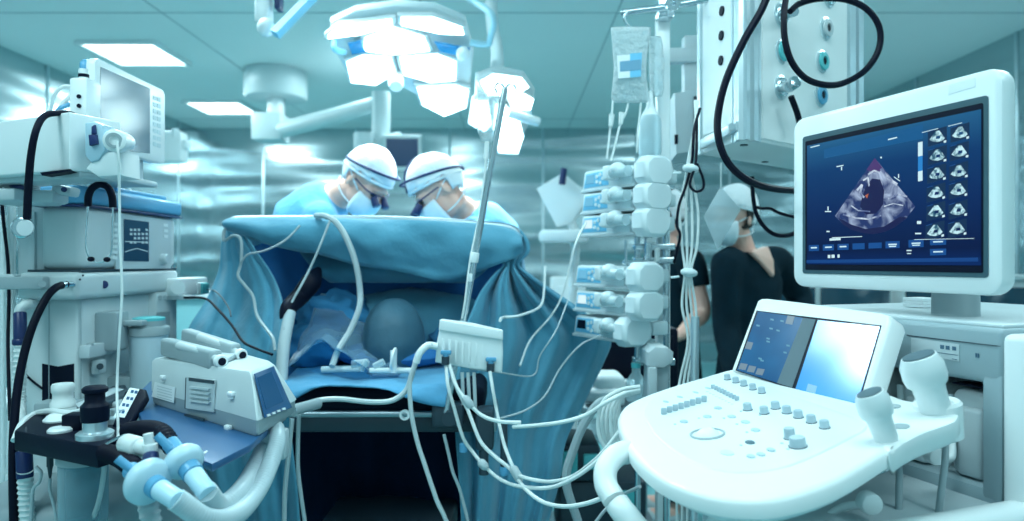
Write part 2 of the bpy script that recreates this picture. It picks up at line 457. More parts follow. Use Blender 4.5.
S_US = emat('screen_echo', (.016, .03, .13), 1, (.46, .58, .78), 34, (.44, .70))
S_WHT = emat('screen_white', (.62, .86, .92))
S_BTN = emat('screen_button', (.006, .07, .27))
S_TH = emat('screen_thumb', (.02, .10, .16), 1, (.55, .85, .92), 110, (.38, .58))
S_THB = emat('screen_thumb_back', (.004, .022, .07))
S_BLUE = emat('screen_blue', (.02, .22, .60))
S_DK = emat('screen_dark', (.008, .006, .06))
S_DIM = emat('screen_dim', (.10, .16, .34))
S_RED = emat('screen_orange', (.45, .12, .05))
S_PUR = emat('screen_purple', (.07, .03, .15))
mb = MB()
mb.prism([UF @ V(p) for p in ((.042, .179, 1.292), (.427, .179, 1.292), (.427, .179, 1.546), (.042, .179, 1.546))], B * .001, mi=0)
slab(mb, [(824, 149), (923, 124), (923, 138), (824, 158)], 1, 1)
slab(mb, [(806.5, 259.5), (978, 257), (978, 261), (806.5, 262.5)], 13, 1)
# sector picture
ap, bl, br = V((874.7, 157.5)), V((835.0, 215.5)), V((915.2, 206))
arc = [(835, 215.5), (843, 224), (852, 229.5), (862, 232.5), (873, 233.5), (884, 231.5), (895, 226.5), (906, 218), (915.2, 206)]
slab(mb, [(874.7, 157.5)] + arc, 2, 1)
slab(mb, [(874.7, 157.5), (866.5, 169), (872, 172), (879, 171.5), (883, 168)], 11, 2)
# dark chamber, bright valve lines, dim lower rim
slab(mb, [(866, 186), (872, 178), (880, 179), (884, 190), (883, 204), (876, 213), (866, 214), (860, 206), (862, 197)], 8, 2)
slab(mb, [(838, 217), (851, 224), (866, 228.5), (884, 226), (900, 216), (907, 217), (895, 226.5), (884, 231.5), (873, 233.5), (862, 232.5), (852, 229.5), (843, 224)], 8, 2)
for ln, w in (([(857, 190), (862, 184), (860, 193), (864, 197)], 2.0), ([(843, 214), (856, 217.5), (868, 218.5), (881, 215)], 1.6), ([(868, 174), (874, 170), (880, 172)], 1.6),
              ([(881, 168), (888, 178), (897, 184)], 2.8), ([(888, 198), (898, 194), (907, 196)], 1.6), ([(851, 205), (858, 210), (870, 211)], 1.2), ([(884, 206), (893, 203), (903, 205)], 1.0), ([(863, 180), (868, 177), (869, 186)], 1.5)):
    for (a, b), (c, d) in zip(ln, ln[1:]):
        nx, ny = -(d - b), (c - a); l = math.hypot(nx, ny) or 1; nx, ny = nx / l * w / 2, ny / l * w / 2
        slab(mb, [(a + nx, b + ny), (c + nx, d + ny), (c - nx, d - ny), (a - nx, b - ny)], 12, 3)
slab(mb, [(865, 195), (868.5, 193), (867, 198)], 10, 4)
# colour scale bar
slab(mb, [(918, 142), (922.5, 141), (922.5, 155), (918, 156)], 4, 1)
slab(mb, [(918, 156), (922.5, 155), (922.5, 170), (918, 171)], 7, 1)
slab(mb, [(918, 171), (922.5, 170), (922.5, 180), (918, 181)], 4, 1)
# thumbnails
for (cx, cy) in ((937.3, 136), (937.3, 154.7), (936.7, 173), (936, 192), (935.8, 210.6), (935, 230), (960, 132), (959.4, 150.7), (958.7, 170.5), (958.2, 189), (958, 209), (957.3, 228)):
    slab(mb, quadpx(cx, cy, 19, 15.5), 9, 1)
    slab(mb, [(cx - 1.5, cy - 5.5), (cx + 2, cy - 6), (cx + 7.5, cy + 1.5), (cx + 5, cy + 4), (cx, cy + 5.5), (cx - 5, cy + 5), (cx - 8, cy + 3.2)], 6, 2)
    slab(mb, [(cx - 1, cy - .5), (cx + 3, cy - 1), (cx + 2.5, cy + 2), (cx - 1.5, cy + 2.5)], 0, 3)
    slab(mb, quadpx(cx + 7.6, cy + 5, 2.4, 2.2), 4, 3)
    slab(mb, [(cx - 9, cy - 5.2), (cx - 3, cy - 7), (cx - 3, cy - 6.4), (cx - 9, cy - 4.6)], 5, 2)
# soft keys with unreadable captions
for (cx, cy, w, h) in ((813.8, 247.5, 10, 6), (828.3, 247, 11, 6), (843, 246.4, 11, 6), (858.5, 245.8, 12, 6), (875, 245, 13, 5.6), (892.5, 244.2, 14, 7), (916, 243, 15, 7.5), (938, 241.5, 16, 6), (938, 251.5, 16, 6.5)):
    q = quadpx(cx, cy, w, h, -.035); slab(mb, q, 5, 2)
    if cx != 875 and cx != 858.5: slab(mb, quadpx(cx, cy - .3, w * .6, 1.3, -.035), 4, 3)
    if cx in (892.5, 916): slab(mb, quadpx(cx, cy + 1.7, w * .5, 1.1, -.035), 4, 3)
# small captions and marks
for (cx, cy, w, h, sl) in ((815, 145.8, 9, 1, -.25), (892.5, 138, 9, 1.2, -.25), (840, 165.5, 7, 1, -.2), (841.5, 168, 1, 3.5, 0), (828, 208, 1, 4, 0), (828, 211, 6, 1, 0), (828, 231, 3, 1.2, 0), (835, 238.8, 11, 2.2, -.05), (847, 236.6, 30, .7, -.04),
                            (833, 255.8, 3, 3.2, 0), (838.5, 255.6, 2, 3.2, 0), (829, 256, 2.4, 3.2, 0), (909, 250, 5, 1.2, 0), (909, 253, 4, 1, 0), (919, 222, 4, 3, 0), (918, 233, 6, 1.4, 0), (897, 178.5, 6, .9, .7), (898.5, 175.5, .9, 4, 0), (881, 157, 1.6, 1.6, 0), (930, 130, 16, .6, -.25), (955, 124, 14, .6, -.25), (944, 238.5, 60, .5, -.02)):
    slab(mb, quadpx(cx, cy, w, h, sl), 4, 2)
mb.build('screen', [S_BG, S_BAN, S_US, S_BLUE, S_WHT, S_BTN, S_TH, S_BLUE, S_DK, S_THB, S_RED, S_PUR, emat('screen_echo_line', (.10, .14, .30), 1, (.62, .74, .86), 60, (.34, .60)), emat('screen_strip', (.005, .05, .22))], mon, smooth=5)
mb = MB(); mb.prism([onplane(x, y, UF @ V((0, .1814, 0)), MN) for x, y in ((948.5, 84.5), (975.5, 77), (975.5, 86), (948.5, 94))], B * .0006)
mb.build('asset_sticker', LABELM, mon)
mb = MB(UF); mb.lathe([(0, 0), (.044, 0), (.044, .004), (.039, .010), (.037, .15), (0, .15)], (.30, .285, 1.19), (0, 0, 1), 28)
mb.build('monitor_neck', GREY, us)

# --- cart body with the open bay
mb = MB(UF)
mb.box((.222, .46, 1.149), (.506, .60, .088), .008, 3)
mb.box((.459, .195, 1.02), (.032, .07, .20), .004)
mb.box((.459, .50, 1.03), (.032, .52, .19), .006)
mb.box((-.01, .46, 1.03), (.03, .58, .19), .004)
mb.box((.235, .60, 1.03), (.48, .30, .19), .004)
mb.box((.222, .46, .60), (.506, .60, .68), .015)
body = mb.build('cart_body', mat('cart_grey', (0.30, 0.40, 0.44), .45, var=.03), us)
mb = MB(UF); mb.box((.222, .45, 1.195), (.490, .55, .008), .004); mb.build('top_plate', LGREY, body)
mb = MB(UF)
mb.box((.5015, .48, .80), (.044, .66, .775), .012, 4); mb.box((.503, .44, 1.06), (.05, .54, .012), .004)
mb.build('side_panel', W, us)
# label plate on the front of the body
BP = UF @ V((0, .1585, 1.1)); 
def onB(px, py, d=0.0): return onplane(px, py, UF @ V((0, .1585 - d, 1.1)), MN)
mb = MB(); mb.prism([onB(*p) for p in ((911, 337), (959, 344), (959, 361), (911, 352))], B * .002); lp = mb.build('label_plate', LGREY, body)
mb = MB()
for (x, y) in ((942, 346.5), (947.5, 347.2), (954, 348)):
    mb.prism([onB(x + a, y + b, .0006) for a, b in ((-1.9, -2.2), (1.9, -1.7), (1.9, 2.2), (-1.9, 1.7))], B * .0005)
for (x0, y0, x1, y1) in ((937, 351.6, 958, 354.6), (952, 358, 957, 359)):
    mb.prism([onB(x0, y0, .0006), onB(x1, y1, .0006), onB(x1, y1 + .6, .0006), onB(x0, y0 + .6, .0006)], B * .0005)
mb.build('icons', INK, lp)
mb = MB(); mb.prism([onB(x, y, .0002) for x, y in ((975.2, 352.5), (976.4, 352.7), (976.4, 357), (975.2, 356.8))], B * .001); mb.prism([onB(x, y, .0002) for x, y in ((977.4, 352.8), (978.6, 353), (978.6, 357.3), (977.4, 357.1))], B * .001)
mb.build('vent_mark', INK, body)
mb = MB(); mb.prism([onB(*p, .0002) for p in ((906.5, 334), (912, 335), (1000, 345.5), (1000, 346.3), (912, 336), (906.5, 335))], B * .001); mb.build('panel_gap', DGREY, body)
# rounded connector modules in the bay
for i, x in enumerate((.40, .30, .19)):
    mb = MB(UF)
    mb.box((x, .255, 1.01), (.075, .14, .15), .022, 4); mb.box((x + .01, .182, 1.0), (.045, .02, .115), .009, 3)
    mb.tube([(x - .035, .19, 1.07), (x - .02, .175, .99), (x - .035, .18, .95)], .006)
    mb.build('probe_connector', W if i else LGREY, us)
    mb = MB(UF); mb.box((x, .20, 1.092), (.06, .03, .004), .002); mb.build('connector_slot', BLACK, us)
# deck and feet of the cart
mb = MB(UF); mb.box((.235, -.02, .905), (.50, .36, .03), .008); mb.build('deck', LGREY, us)
mb = MB(UF); mb.box((.508, -.03, .90), (.055, .42, .075), .024, 4); mb.build('deck_rail', W, us)
mb = MB(UF); mb.box((.235, .02, .70), (.30, .30, .38), .03); mb.box((.235, .10, .30), (.44, .86, .24), .05, 3); mb.build('base', OFFW, us)
for sx in (.03, .44):
    for sy in (-.24, .44):
        mb = MB(UF); mb.cyl((sx - .022, sy, .075), (sx + .022, sy, .075), .075, seg=24, bev=.01); mb.box((sx, sy, .15), (.06, .06, .06), .01)
        mb.build('caster', DGREY, us)
mb = MB(UF); mb.box((.20, -.06, .965), (.20, .16, .10), .03); mb.build('console_arm', GREY, us)

# --- console
CS = 0.15
CN = (Z - B * CS).normalized(); CP = UF @ V((0, 0, 1.063))
def onC(px, py, k=0.0): return onplane(px, py, CP + CN * k, CN)
def inset(pts, d, down):
    c = sum(pts, V()) / len(pts); n = len(pts); out = []
    area = sum((pts[i] - c).cross(pts[(i + 1) % n] - c).dot(CN) for i in range(n)); sg = 1 if area > 0 else -1
    for i in range(n):
        e = (pts[(i + 1) % n] - pts[i - 1]).normalized(); nn = CN.cross(e) * sg
        out.append(pts[i] + nn * d - CN * down)
    return out
def smooth_closed(p, n=3):
    out = []; N = len(p)
    for i in range(N):
        p0, p1, p2, p3 = p[i - 1], p[i], p[(i + 1) % N], p[(i + 2) % N]
        for k in range(n):
            t = k / n; out.append(0.5 * ((2 * p1) + (p2 - p0) * t + (2 * p0 - 5 * p1 + 4 * p2 - p3) * t * t + (3 * p1 - p0 - 3 * p2 + p3) * t ** 3))
    return out
cpx = [(733, 368), (700, 377), (671, 385.4), (640, 396.5), (623, 406), (617, 418.6), (621, 434), (631, 452), (649, 470), (671, 483), (706.5, 495), (746, 499.7), (786, 496), (837, 479), (886, 450), (900, 441), (897, 425), (888, 408), (880, 396), (850, 384), (800, 374), (765, 367)]
cp = smooth_closed([onC(*p) for p in cpx], 3)
mb = MB()
mb.loft([inset(cp, .010, -.0), inset(cp, .004, .002), inset(cp, 0, .007), inset(cp, 0, .024), inset(cp, .012, .034), inset(cp, .05, .052), inset(cp, .10, .060)])
con = mb.build('console', W2, us, smooth=50)
# raised key field: thin inner panel
kp = [(729, 375), (700, 383), (672, 391), (652, 399), (645, 410), (648, 424), (660, 440), (685, 458), (715, 470), (750, 473), (790, 466), (830, 449), (855, 436), (866, 429), (860, 420), (800, 398)]
kp = smooth_closed([onC(*p, .0002) for p in kp], 3)
mb = MB(); mb.loft([kp, inset(kp, .002, -.0016), inset(kp, .004, -.0018)]); mb.build('key_field', mat('key_field_white', (.80, .87, .88), .4, var=.02), con)
# side arm with the probe holders
apx = [(862, 404), (886, 394), (905, 399), (922, 401), (947, 400.5), (957.5, 408), (957, 418), (945, 424), (925, 431), (905, 441), (888, 450), (872, 432)]
ap_ = smooth_closed([onC(*p, .001) for p in apx], 3)
mb = MB(); mb.loft([inset(ap_, .006, 0), inset(ap_, .001, .002), inset(ap_, 0, .006), inset(ap_, 0, .026), inset(ap_, .008, .036)])
mb.build('holder_arm', W2, us, smooth=50)
def tolocal(p): return UF.inverted() @ p
for (px, py, r) in ((938, 409, .0255),):
    c = onC(px, py); mb = MB()
    mb.lathe([(r, -.045), (r + .005, -.042), (r + .008, .010), (r + .004, .014), (r - .001, .010), (r - .003, -.045), (r, -.045)], c, CN, 28)
    mb.build('probe_holder', W2, us)
for (px, py, rx) in ((893.5, 406, .0105), (901, 426, .0115)):
    mb = MB(); mb.lathe([(0, 0), (rx, 0), (rx, .0012), (0, .0016)], onC(px, py, .0012), CN, 24); mb.build('holder_recess', GREY, us)
# --- touch panel leaning at the back of the console
TN = (UF.to_3x3() @ V((0, -.151, .09)).normalized())
TU = UF.to_3x3() @ V((0, .09, .151)).normalized()
TP = UF @ V((0, .004, 1.063))
def onT(px, py, k=0.0): return onplane(px, py, TP + TN * k, TN)
outer = [(731, 369), (757, 300), (761, 297.5), (766, 297.2), (800, 301), (880, 311.5), (888, 314), (890, 320), (861, 411), (856, 412), (800, 392)]
o3 = [onT(*p) for p in outer]
mb = MB(); mb.prism(o3, -TN * .045, .007, 3)
tp = mb.build('touch_panel', W2, us)
mb = MB(); mb.prism([onT(*p, .0006) for p in ((756.5, 310), (881.5, 325), (857, 410), (735.5, 370))], -TN * .001); mb.build('panel_gasket', BLACK, tp)
def touch_mat(name, c1, c2, e, sp=.3):
    m = bpy.data.materials.new(name); m.use_nodes = True
    nt = m.node_tree; b = nt.nodes['Principled BSDF']; b.inputs['Base Color'].default_value = (*c1, 1)
    b.inputs['Roughness'].default_value = .16; b.inputs['Specular IOR Level'].default_value = sp
    tc = nt.nodes.new('ShaderNodeTexCoord'); n = nt.nodes.new('ShaderNodeTexNoise'); n.inputs['Scale'].default_value = 9
    r = nt.nodes.new('ShaderNodeValToRGB'); r.color_ramp.elements[0].position = .35; r.color_ramp.elements[1].position = .7
    r.color_ramp.elements[0].color = (*c1, 1); r.color_ramp.elements[1].color = (*c2, 1)
    nt.links.new(tc.outputs['Object'], n.inputs['Vector']); nt.links.new(n.outputs['Fac'], r.inputs['Fac'])
    nt.links.new(r.outputs['Color'], b.inputs['Emission Color']); b.inputs['Emission Strength'].default_value = e * EM
    MATS[name] = m; return m
mb = MB(); mb.prism([onT(*p, .0012) for p in ((758, 311), (803, 317.3), (777, 382.3), (737, 369.5))], -TN * .0006)
for (x, y, w, h) in ((790, 319.5, 7, 8), (749, 345, 6, 7), (743, 366, 7, 6), (751.5, 368.5, 7, 6), (760, 371.2, 7, 6)):
    mb.prism([onT(x + a * w / 2 + b * -1.2, y + b * h / 2 + a * .6, .0016) for a, b in ((-1, -1), (1, -1), (1, 1), (-1, 1))], -TN * .0004, mi=1)
for (x, y) in ((772, 319), (782, 320.5), (771, 328), (778, 330), (768, 338), (768, 341), (760, 358), (762, 360), (758, 325), (788, 345), (785, 352)):
    mb.prism([onT(x + a * 1.6, y + b * .8 + a * .3, .0016) for a, b in ((-1, -1), (1, -1), (1, 1), (-1, 1))], -TN * .0004, mi=2)
mb.build('left_touch_screen', [touch_mat('touch_blue', (.008, .045, .12), (.02, .14, .28), .8), emat('touch_key', (.16, .24, .30)), emat('touch_mark', (.10, .32, .44))], tp, smooth=5)
mb = MB(); mb.prism([onT(*p, .0012) for p in ((803, 317.3), (815.5, 319), (792, 387), (777, 382.3))], -TN * .0006); mb.build('screen_divider', mat('divider_grey', (.11, .16, .19), .5, spec=.2), tp)
mb = MB(); mb.prism([onT(*p, .0012) for p in ((817.8, 319.5), (880, 326), (855.6, 408.5), (795.5, 388))], -TN * .0006)
mb.prism([onT(*p, .0016) for p in ((808, 383), (817, 385.6), (815, 393), (806, 390.4))], -TN * .0004, mi=1)
mb.build('right_touch_screen', [touch_mat('touch_glare', (.02, .17, .42), (.04, .27, .52), 1.0, .75), emat('touch_key_blue', (.25, .62, .85))], tp, smooth=5)

# --- knobs, sliders, keys
KG = mat('key_grey', (.42, .54, .60), .4, var=.05)
KL = mat('key_pale', (.46, .60, .66), .4, var=.03)
def knob(px, py, r, h, m=KG, label=None):
    c = onC(px, py, .0018); mb = MB()
    mb.lathe([(0, 0), (r * 1.06, 0), (r * 1.06, .0015), (r, .002), (r * .95, h * .9), (r * .85, h), (0, h)], c, CN, 20, 0)
    mb.lathe([(0, 0), (r * 1.14, 0), (r * 1.14, .0012), (0, .0013)], c, CN, 20, 1)
    return mb.build('knob', [m, BLACK], con)
for (x, y) in ((727.5, 379), (736, 382), (744, 385.2), (753, 389), (762, 392.6)): knob(x, y, .0062, .011)
for (x, y) in ((747.8, 409.5), (764.4, 413), (775.7, 408), (787, 412.5), (798.6, 417), (811.5, 422), (824.8, 427.5)): knob(x, y, .0072, .012)
knob(790, 438, .0080, .016); knob(798, 446, .0115, .014)
for k in range(8):
    x, y = 663.8 + (704 - 663.8) * k / 7, 414 + (401.5 - 414) * k / 7
    c = onC(x, y, .0018); mb = MB(M.Translation(c)); mb.box((0, 0, .006), (.010, .004, .012), .0018, rot=rotm('Z', math.degrees(UA) + 70)); mb.build('slider', KG, con)
c0, c1 = onC(713, 388, .0018), onC(737, 400, .0018)
for k in range(9):
    c = c0.lerp(c1, k / 8); mb = MB(M.Translation(c)); mb.box((0, 0, .004), (.008, .0042, .008), .0012, rot=rotm('Z', math.degrees(UA) + 90)); mb.build('fader', KG, con)
mb = MB()
for k in range(9):
    c = onC(709 + 25 * k / 8, 391 + 12.5 * k / 8, .0017); mb.box(c, (.012, .0012, .0006), rot=rotm('Z', 12))
mb.build('fader_scale', KL, con)
def key(px, py, rx, ry, m=KL, h=.0022):
    c = onC(px, py, .0018); mb = MB()
    ring = lambda s, z: [c + U * (rx * s * math.cos(a)) + (B + Z * CS) * (ry * s * math.sin(a)) + CN * z for a in [2 * PI * k / 20 for k in range(20)]]
    mb.loft([ring(1, 0), ring(1, h * .7), ring(.9, h)])
    return mb.build('key', m, con)
for (x, y) in ((684, 421.5), (707.4, 416.6), (718, 408), (731.8, 416.6), (745.5, 422), (755.6, 430)): key(x, y, .0085, .006, KL)
key(750, 442.4, .0085, .0062, DGREY if False else mat('key_dark', (.08, .16, .20), .4))
key(727, 452.8, .012, .008, mat('key_pale_green', (.66, .80, .80), .4))
for (x, y) in ((771, 450), (761, 454.5), (751, 456.5)): key(x, y, .0075, .005, KL)
for (x, y) in ((666, 401.5), (680, 396.8), (695.7, 392.2), (708, 388)): key(x, y, .009, .0035, KL, .0015)
for (x, y) in ((675, 424), (699, 418), (724, 418), (737, 424), (747, 432), (741, 445), (782, 443), (788, 449), (760, 415), (741, 411)): key(x, y, .0028, .002, KL, .0012)
c = onC(707.4, 434, .0016); mb = MB()
mb.lathe([(.027, 0), (.0275, .002), (.0245, .003), (.0235, .0005), (.027, 0)], c, CN, 36, 1)
mb.ell(c - CN * .012, (.0225, .0225, .0225), seg=28)
mb.build('trackball', [W2, GREY], con)
mb = MB()   # front handle
mb.tube([onC(645, 452, -.03), at(622, 452, 1.12), at(607, 466, 1.09), at(606, 484, 1.07), at(614, 499, 1.05)], .018, 14)
mb.tube([at(617, 503, 1.045), at(626, 515, 1.03), at(645, 535, 1.02), at(690, 560, 1.02), onC(740, 495, -.05)], .019, 14)
mb.build('front_handle', W2, us)

# --- probes resting in the holders (things of their own)
def probe(px, py, tx, ty, Y0, Y1, s, label, cpts):
    a = onC(px, py, .004); b = at(tx, ty, a.y + Y1)
    t = thing('ultrasound_probe', label, 'ultrasound probe', a, 0, 'hand-held ultrasound probes')
    L = (b - a).length; m = look(a, b); m = M.Translation(a) @ m @ rotm('Z', 62)
    def ring(z, rx, ry, n=20): return [m @ V((rx * math.cos(2 * PI * k / n), ry * math.sin(2 * PI * k / n), z)) for k in range(n)]
    mb = MB(); mb.loft([ring(-.02, .010 * s, .009 * s), ring(0, .0185 * s, .0155 * s), ring(L * .34, .0195 * s, .0165 * s), ring(L * .45, .0205 * s, .017 * s), ring(L * .50, .0250 * s, .020 * s), ring(L * .60, .0272 * s, .0225 * s), ring(L * .82, .0268 * s, .021 * s), ring(L * .97, .0215 * s, .0150 * s)])
    mb.build('housing', W, t, smooth=60)
    mb = MB(); mb.loft([ring(L * .955, .0205 * s, .0125 * s), ring(L * .995, .0195 * s, .0115 * s), ring(L * 1.005, .016 * s, .008 * s)]); mb.build('lens', mat('probe_lens', (.10, .16, .19), .5), t)
    mb = MB(); mb.tube([a + V((0, 0, 0))] + cpts, .0052, 10); mb.build('cord', GREY, t)
probe(886, 437, 869, 391, 0, -.012, .86, 'small white ultrasound probe leaning in the front holder beside the touch panel', path(1.06, (888, 448, 1.10), (898, 462, 1.10), (899, 490, 1.08), (898, 530, 1.06)))
probe(936, 410, 918, 354, 0, -.012, 1.16, 'larger white ultrasound probe standing in the outer holder before the cart bay', path(1.10, (944, 432, 1.10), (945, 460, 1.08), (940, 500, 1.06), (936, 540, 1.05)))
# hooks below the arm
for (x, y, Y, r) in ((934, 455, 1.13, .014), (869, 502, 1.02, .016)):
    mb = MB(); c = at(x, y, Y); mb.cyl(c + V((0, -.012, 0)), c + V((0, .012, 0)), r, seg=20, bev=.004)
    mb.tube([c, c + V((.04, .02, -.01)), c + V((.06, .05, .02))] if x > 900 else [c, c + V((-.03, .03, -.02)), c + V((-.06, .05, -.06))], .006); mb.build('cable_hook', W, us)
mb = MB(); mb.tube([onC(850, 462, -.05), at(850, 490, 1.02), at(848, 488, 1.03), at(884, 470, 1.06), at(900, 468, 1.1)], .003, 8); mb.build('wire_hook', STEEL, us)
# papers on the cart top
def paper_pile(name, label, c, sz, rz, n, cat='paper'):
    t = MB(frame(c[0], c[1], c[2], rz))
    for k in range(n): t.box((random.uniform(-.004, .004), random.uniform(-.004, .004), (k + .5) * sz[2] / n), (sz[0], sz[1], sz[2] / n * .9), rot=rotm('Z', random.uniform(-2, 2)))
    return tag(t.build(name, LABELM, None, c), label, cat)
q = UF @ V((.12, .42, 1.2)); paper_pile('paper_box', 'small white box on the far corner of the ultrasound cart top', q, (.05, .05, .02), UA, 3, 'box')
q = UF @ V((.43, .55, 1.2)); paper_pile('paper_sheets', 'white sheets of paper lying on the ultrasound cart behind the monitor neck', q, (.18, .25, .008), UA + .2, 3)
# ================================================================ anaesthesia machine, left
def onx(px, py, X):
    r = ray(px, py); return V((0, 0, CH)) + r * (X / r.x)
def bx(mb, x0, x1, y0, y1, z0, z1, bev=.006, seg=2, mi=0):
    mb.box(((x0 + x1) / 2, (y0 + y1) / 2, (z0 + z1) / 2), (x1 - x0, y1 - y0, z1 - z0), bev, seg, mi=mi)
am = thing('anaesthesia_machine', 'tall white anaesthesia machine with a blue lid and small dark display at left', 'anaesthesia machine', (-1.12, 1.93, 0))
mb = MB(); bx(mb, -1.15, -1.04, 1.70, 2.17, 1.277, 1.436, .022, 4); ub = mb.build('upper_body', OFFW, am)
mb = MB(); bx(mb, -1.165, -1.03, 1.68, 2.19, 1.436, 1.482, .012, 3); bx(mb, -1.13, -1.045, 1.85, 2.12, 1.48, 1.494, .005); mb.build('lid', BLUE, am)
mb = MB(); bx(mb, -1.16, -1.028, 1.682, 2.185, 1.430, 1.436, .002); mb.build('lid_gap', DBLUE, am)
mb = MB(); bx(mb, -1.18, -1.035, 1.665, 2.175, 1.206, 1.272, .014, 3); dr = mb.build('drawer', OFFW, am)
mb = MB(); bx(mb, -1.17, -1.04, 1.69, 2.17, 1.271, 1.278, .001); mb.build('drawer_gap', DGREY, am)
mb = MB(); mb.cyl(onx(104, 284, -1.04), onx(104, 284, -1.033), .010, seg=20, bev=.002); mb.build('lock', DBLUE, dr)
mb = MB()
for (x, y) in ((80, 279), (83, 275)): mb.cyl(at(x, y, 1.668), at(x, y, 1.662), .0026, seg=10)
mb.build('drawer_screws', DGREY, dr)
# display on the side facing the table
def pane(mb, X, q, th, mi=0): mb.prism([onx(x, y, X) for x, y in q], (-th, 0, 0), mi=mi)
mb = MB(); pane(mb, -1.0375, ((116, 212), (171, 220), (171, 268), (116, 268.5)), .004); fp = mb.build('front_panel', LGREY, ub)
mb = MB(); pane(mb, -1.0365, ((124, 218.5), (149, 221.5), (149, 261), (124, 260.5)), .003)
for (r_, c_) in [(r_, c_) for r_ in range(4) for c_ in range(5)]:
    if (r_ * 5 + c_) % 7 == 3: continue
    x, y = 130 + c_ * 3.9, 228 + r_ * 4.2
    pane(mb, -1.0362, ((x, y), (x + 2.4, y + .3), (x + 2.4, y + 2.6), (x, y + 2.3)), .001, 1)
for (x0, y0, x1, y1) in ((125, 240.5, 148, 241.3), (125, 251, 131, 249), (131, 249, 137, 247.5), (137, 247.5, 148, 250.5)):
    pane(mb, -1.0362, ((x0, y0), (x1, y1), (x1, y1 + .9), (x0, y0 + .9)), .001, 1)
mb.build('display', [emat('display_dark', (.006, .035, .07)), emat('display_trace', (.22, .42, .50))], fp, smooth=5)
mb = MB()
for k in range(7): y = 222 + k * 5.6; pane(mb, -1.0362, ((112.5, y), (117.5, y + .4), (117.5, y + 3.4), (112.5, y + 3)), .003)
for k in range(3): y = 223 + k * 5.6; pane(mb, -1.0362, ((164, y), (168, y + .4), (168, y + 3.4), (164, y + 3)), .003)
mb.build('panel_keys', W, fp)
mb = MB(); mb.lathe([(0, 0), (.016, 0), (.015, .014), (.012, .017), (0, .017)], onx(162, 258.5, -1.0375), (1, 0, 0), 24); mb.build('dial', LGREY, fp)
# lower body
mb = MB(); bx(mb, -1.215, -1.058, 1.715, 2.15, .10, 1.208, .016, 3); lb = mb.build('lower_body', OFFW, am)
mb = MB(); mb.prism([at(x, y, 1.7145) for x, y in ((42, 363), (58, 366), (74, 363), (74, 400), (42, 400))], (0, .002, 0)); mb.build('dark_window', BLACK, lb)
mb = MB(); bx(mb, -1.0572, -1.0565, 1.715, 1.718, .3, 1.2, 0); bx(mb, -1.135, -1.133, 1.7138, 1.7155, .3, 1.2, 0); mb.build('panel_joint', GREY, lb)
mb = MB(); bx(mb, -1.10, -1.034, 2.04, 2.165, .95, 1.207, .008); po = mb.build('side_post', OFFW, am)
mb = MB()
for x in (160, 165, 169.5): mb.cyl(onx(x, 297, -1.035), onx(x, 297, -1.030), .0062, seg=16)
mb.build('port', GREY, po)
mb = MB(); pane(mb, -1.033, ((157, 312), (170, 311), (170, 345), (157, 345)), .002); mb.build('post_window', GREY, po)
mb = MB(); bx(mb, -1.22, -.84, 1.46, 2.12, .12, .78, .03, 3); bx(mb, -1.25, -.80, 1.42, 2.2, .06, .14, .02); mb.build('trolley_base', GREY, am)
for (x, y) in ((-1.2, 1.47), (-.86, 1.47), (-1.2, 2.14), (-.86, 2.14)):
    mb = MB(); mb.cyl((x - .02, y, .05), (x + .02, y, .05), .05, seg=20, bev=.006); mb.build('caster', DGREY, am)
# columns and rails at the left end
mb = MB(); bx(mb, -1.225, -1.155, 1.73, 2.1, 1.205, 1.49, .01); bx(mb, -1.19, -1.175, 1.722, 1.735, 1.22, 1.42, .002); mb.build('side_column', LGREY, am)
mb = MB(); mb.cyl(at(11.5, 195, 1.74), at(11.5, 521, 1.74), .0085, seg=14); mb.cyl(at(3, 215, 1.78), at(3, 521, 1.78), .007, seg=12)
for y in (285, 480): mb.box(at(14, y, 1.75) + V((.03, .03, 0)), (.13, .03, .02), .004)
mb.build('upright_rail', W, am)
mb = MB(); bx(mb, -1.235, -1.10, 1.640, 1.668, 1.232, 1.262, .004); mb.cyl(at(42, 283.5, 1.642), at(42, 283.5, 1.632), .008, seg=16); mb.build('equipment_rail', GREY, am)
mb = MB(); mb.box(at(8, 281, 1.66), (.05, .03, .035), .004); mb.build('rail_clamp', LGREY, am)
# tray of clutter under the box: clamp blocks
mb = MB(); bx(mb, -1.20, -1.08, 1.52, 1.69, 1.43, 1.458, .008); mb.box(at(66, 190, 1.60), (.045, .04, .022), .006, rot=rotm('Y', 14)); mb.box(at(40, 197, 1.6), (.10, .06, .03), .008)
mb.build('arm_clamp', LGREY, am)
mb = MB(); mb.cyl(at(20, 190, 1.55), at(13, 182, 1.58), .012, seg=16, bev=.002); mb.build('clamp_knob', DBLUE, am); mb = MB(); mb.cyl(at(64, 189, 1.575), at(64, 189, 1.565), .006, seg=14); mb.build('clamp_knob', DBLUE, am)
# shelf for the defibrillator
sh = [onz(x, y, .998) for x, y in ((132, 398), (150, 437), (212, 463), (250, 444), (268, 428), (250, 395), (150, 380))]
mb = MB(); mb.prism(sh, (0, 0, -.014), .004)
mb.prism([onz(x, y, .996) for x, y in ((150, 437), (212, 463), (250, 444))] + [onz(247, 442, .97), onz(211, 460, .97), onz(152, 434, .97)], (0, .006, 0))
mb.build('shelf', TRAY, am)
mb = MB(); mb.prism([onz(x, y, .9986) for x, y in ((199, 455), (207, 450), (208, 451.2), (200, 456.5))], (0, 0, .0008)); mb.build('shelf_mark', CABLEW, am)
mb = MB(); mb.box((-.80, 1.60, .955), (.56, .05, .05), .008); mb.box((-.72, 1.48, .965), (.05, .30, .035), .006); mb.build('shelf_bracket', GREY, am)
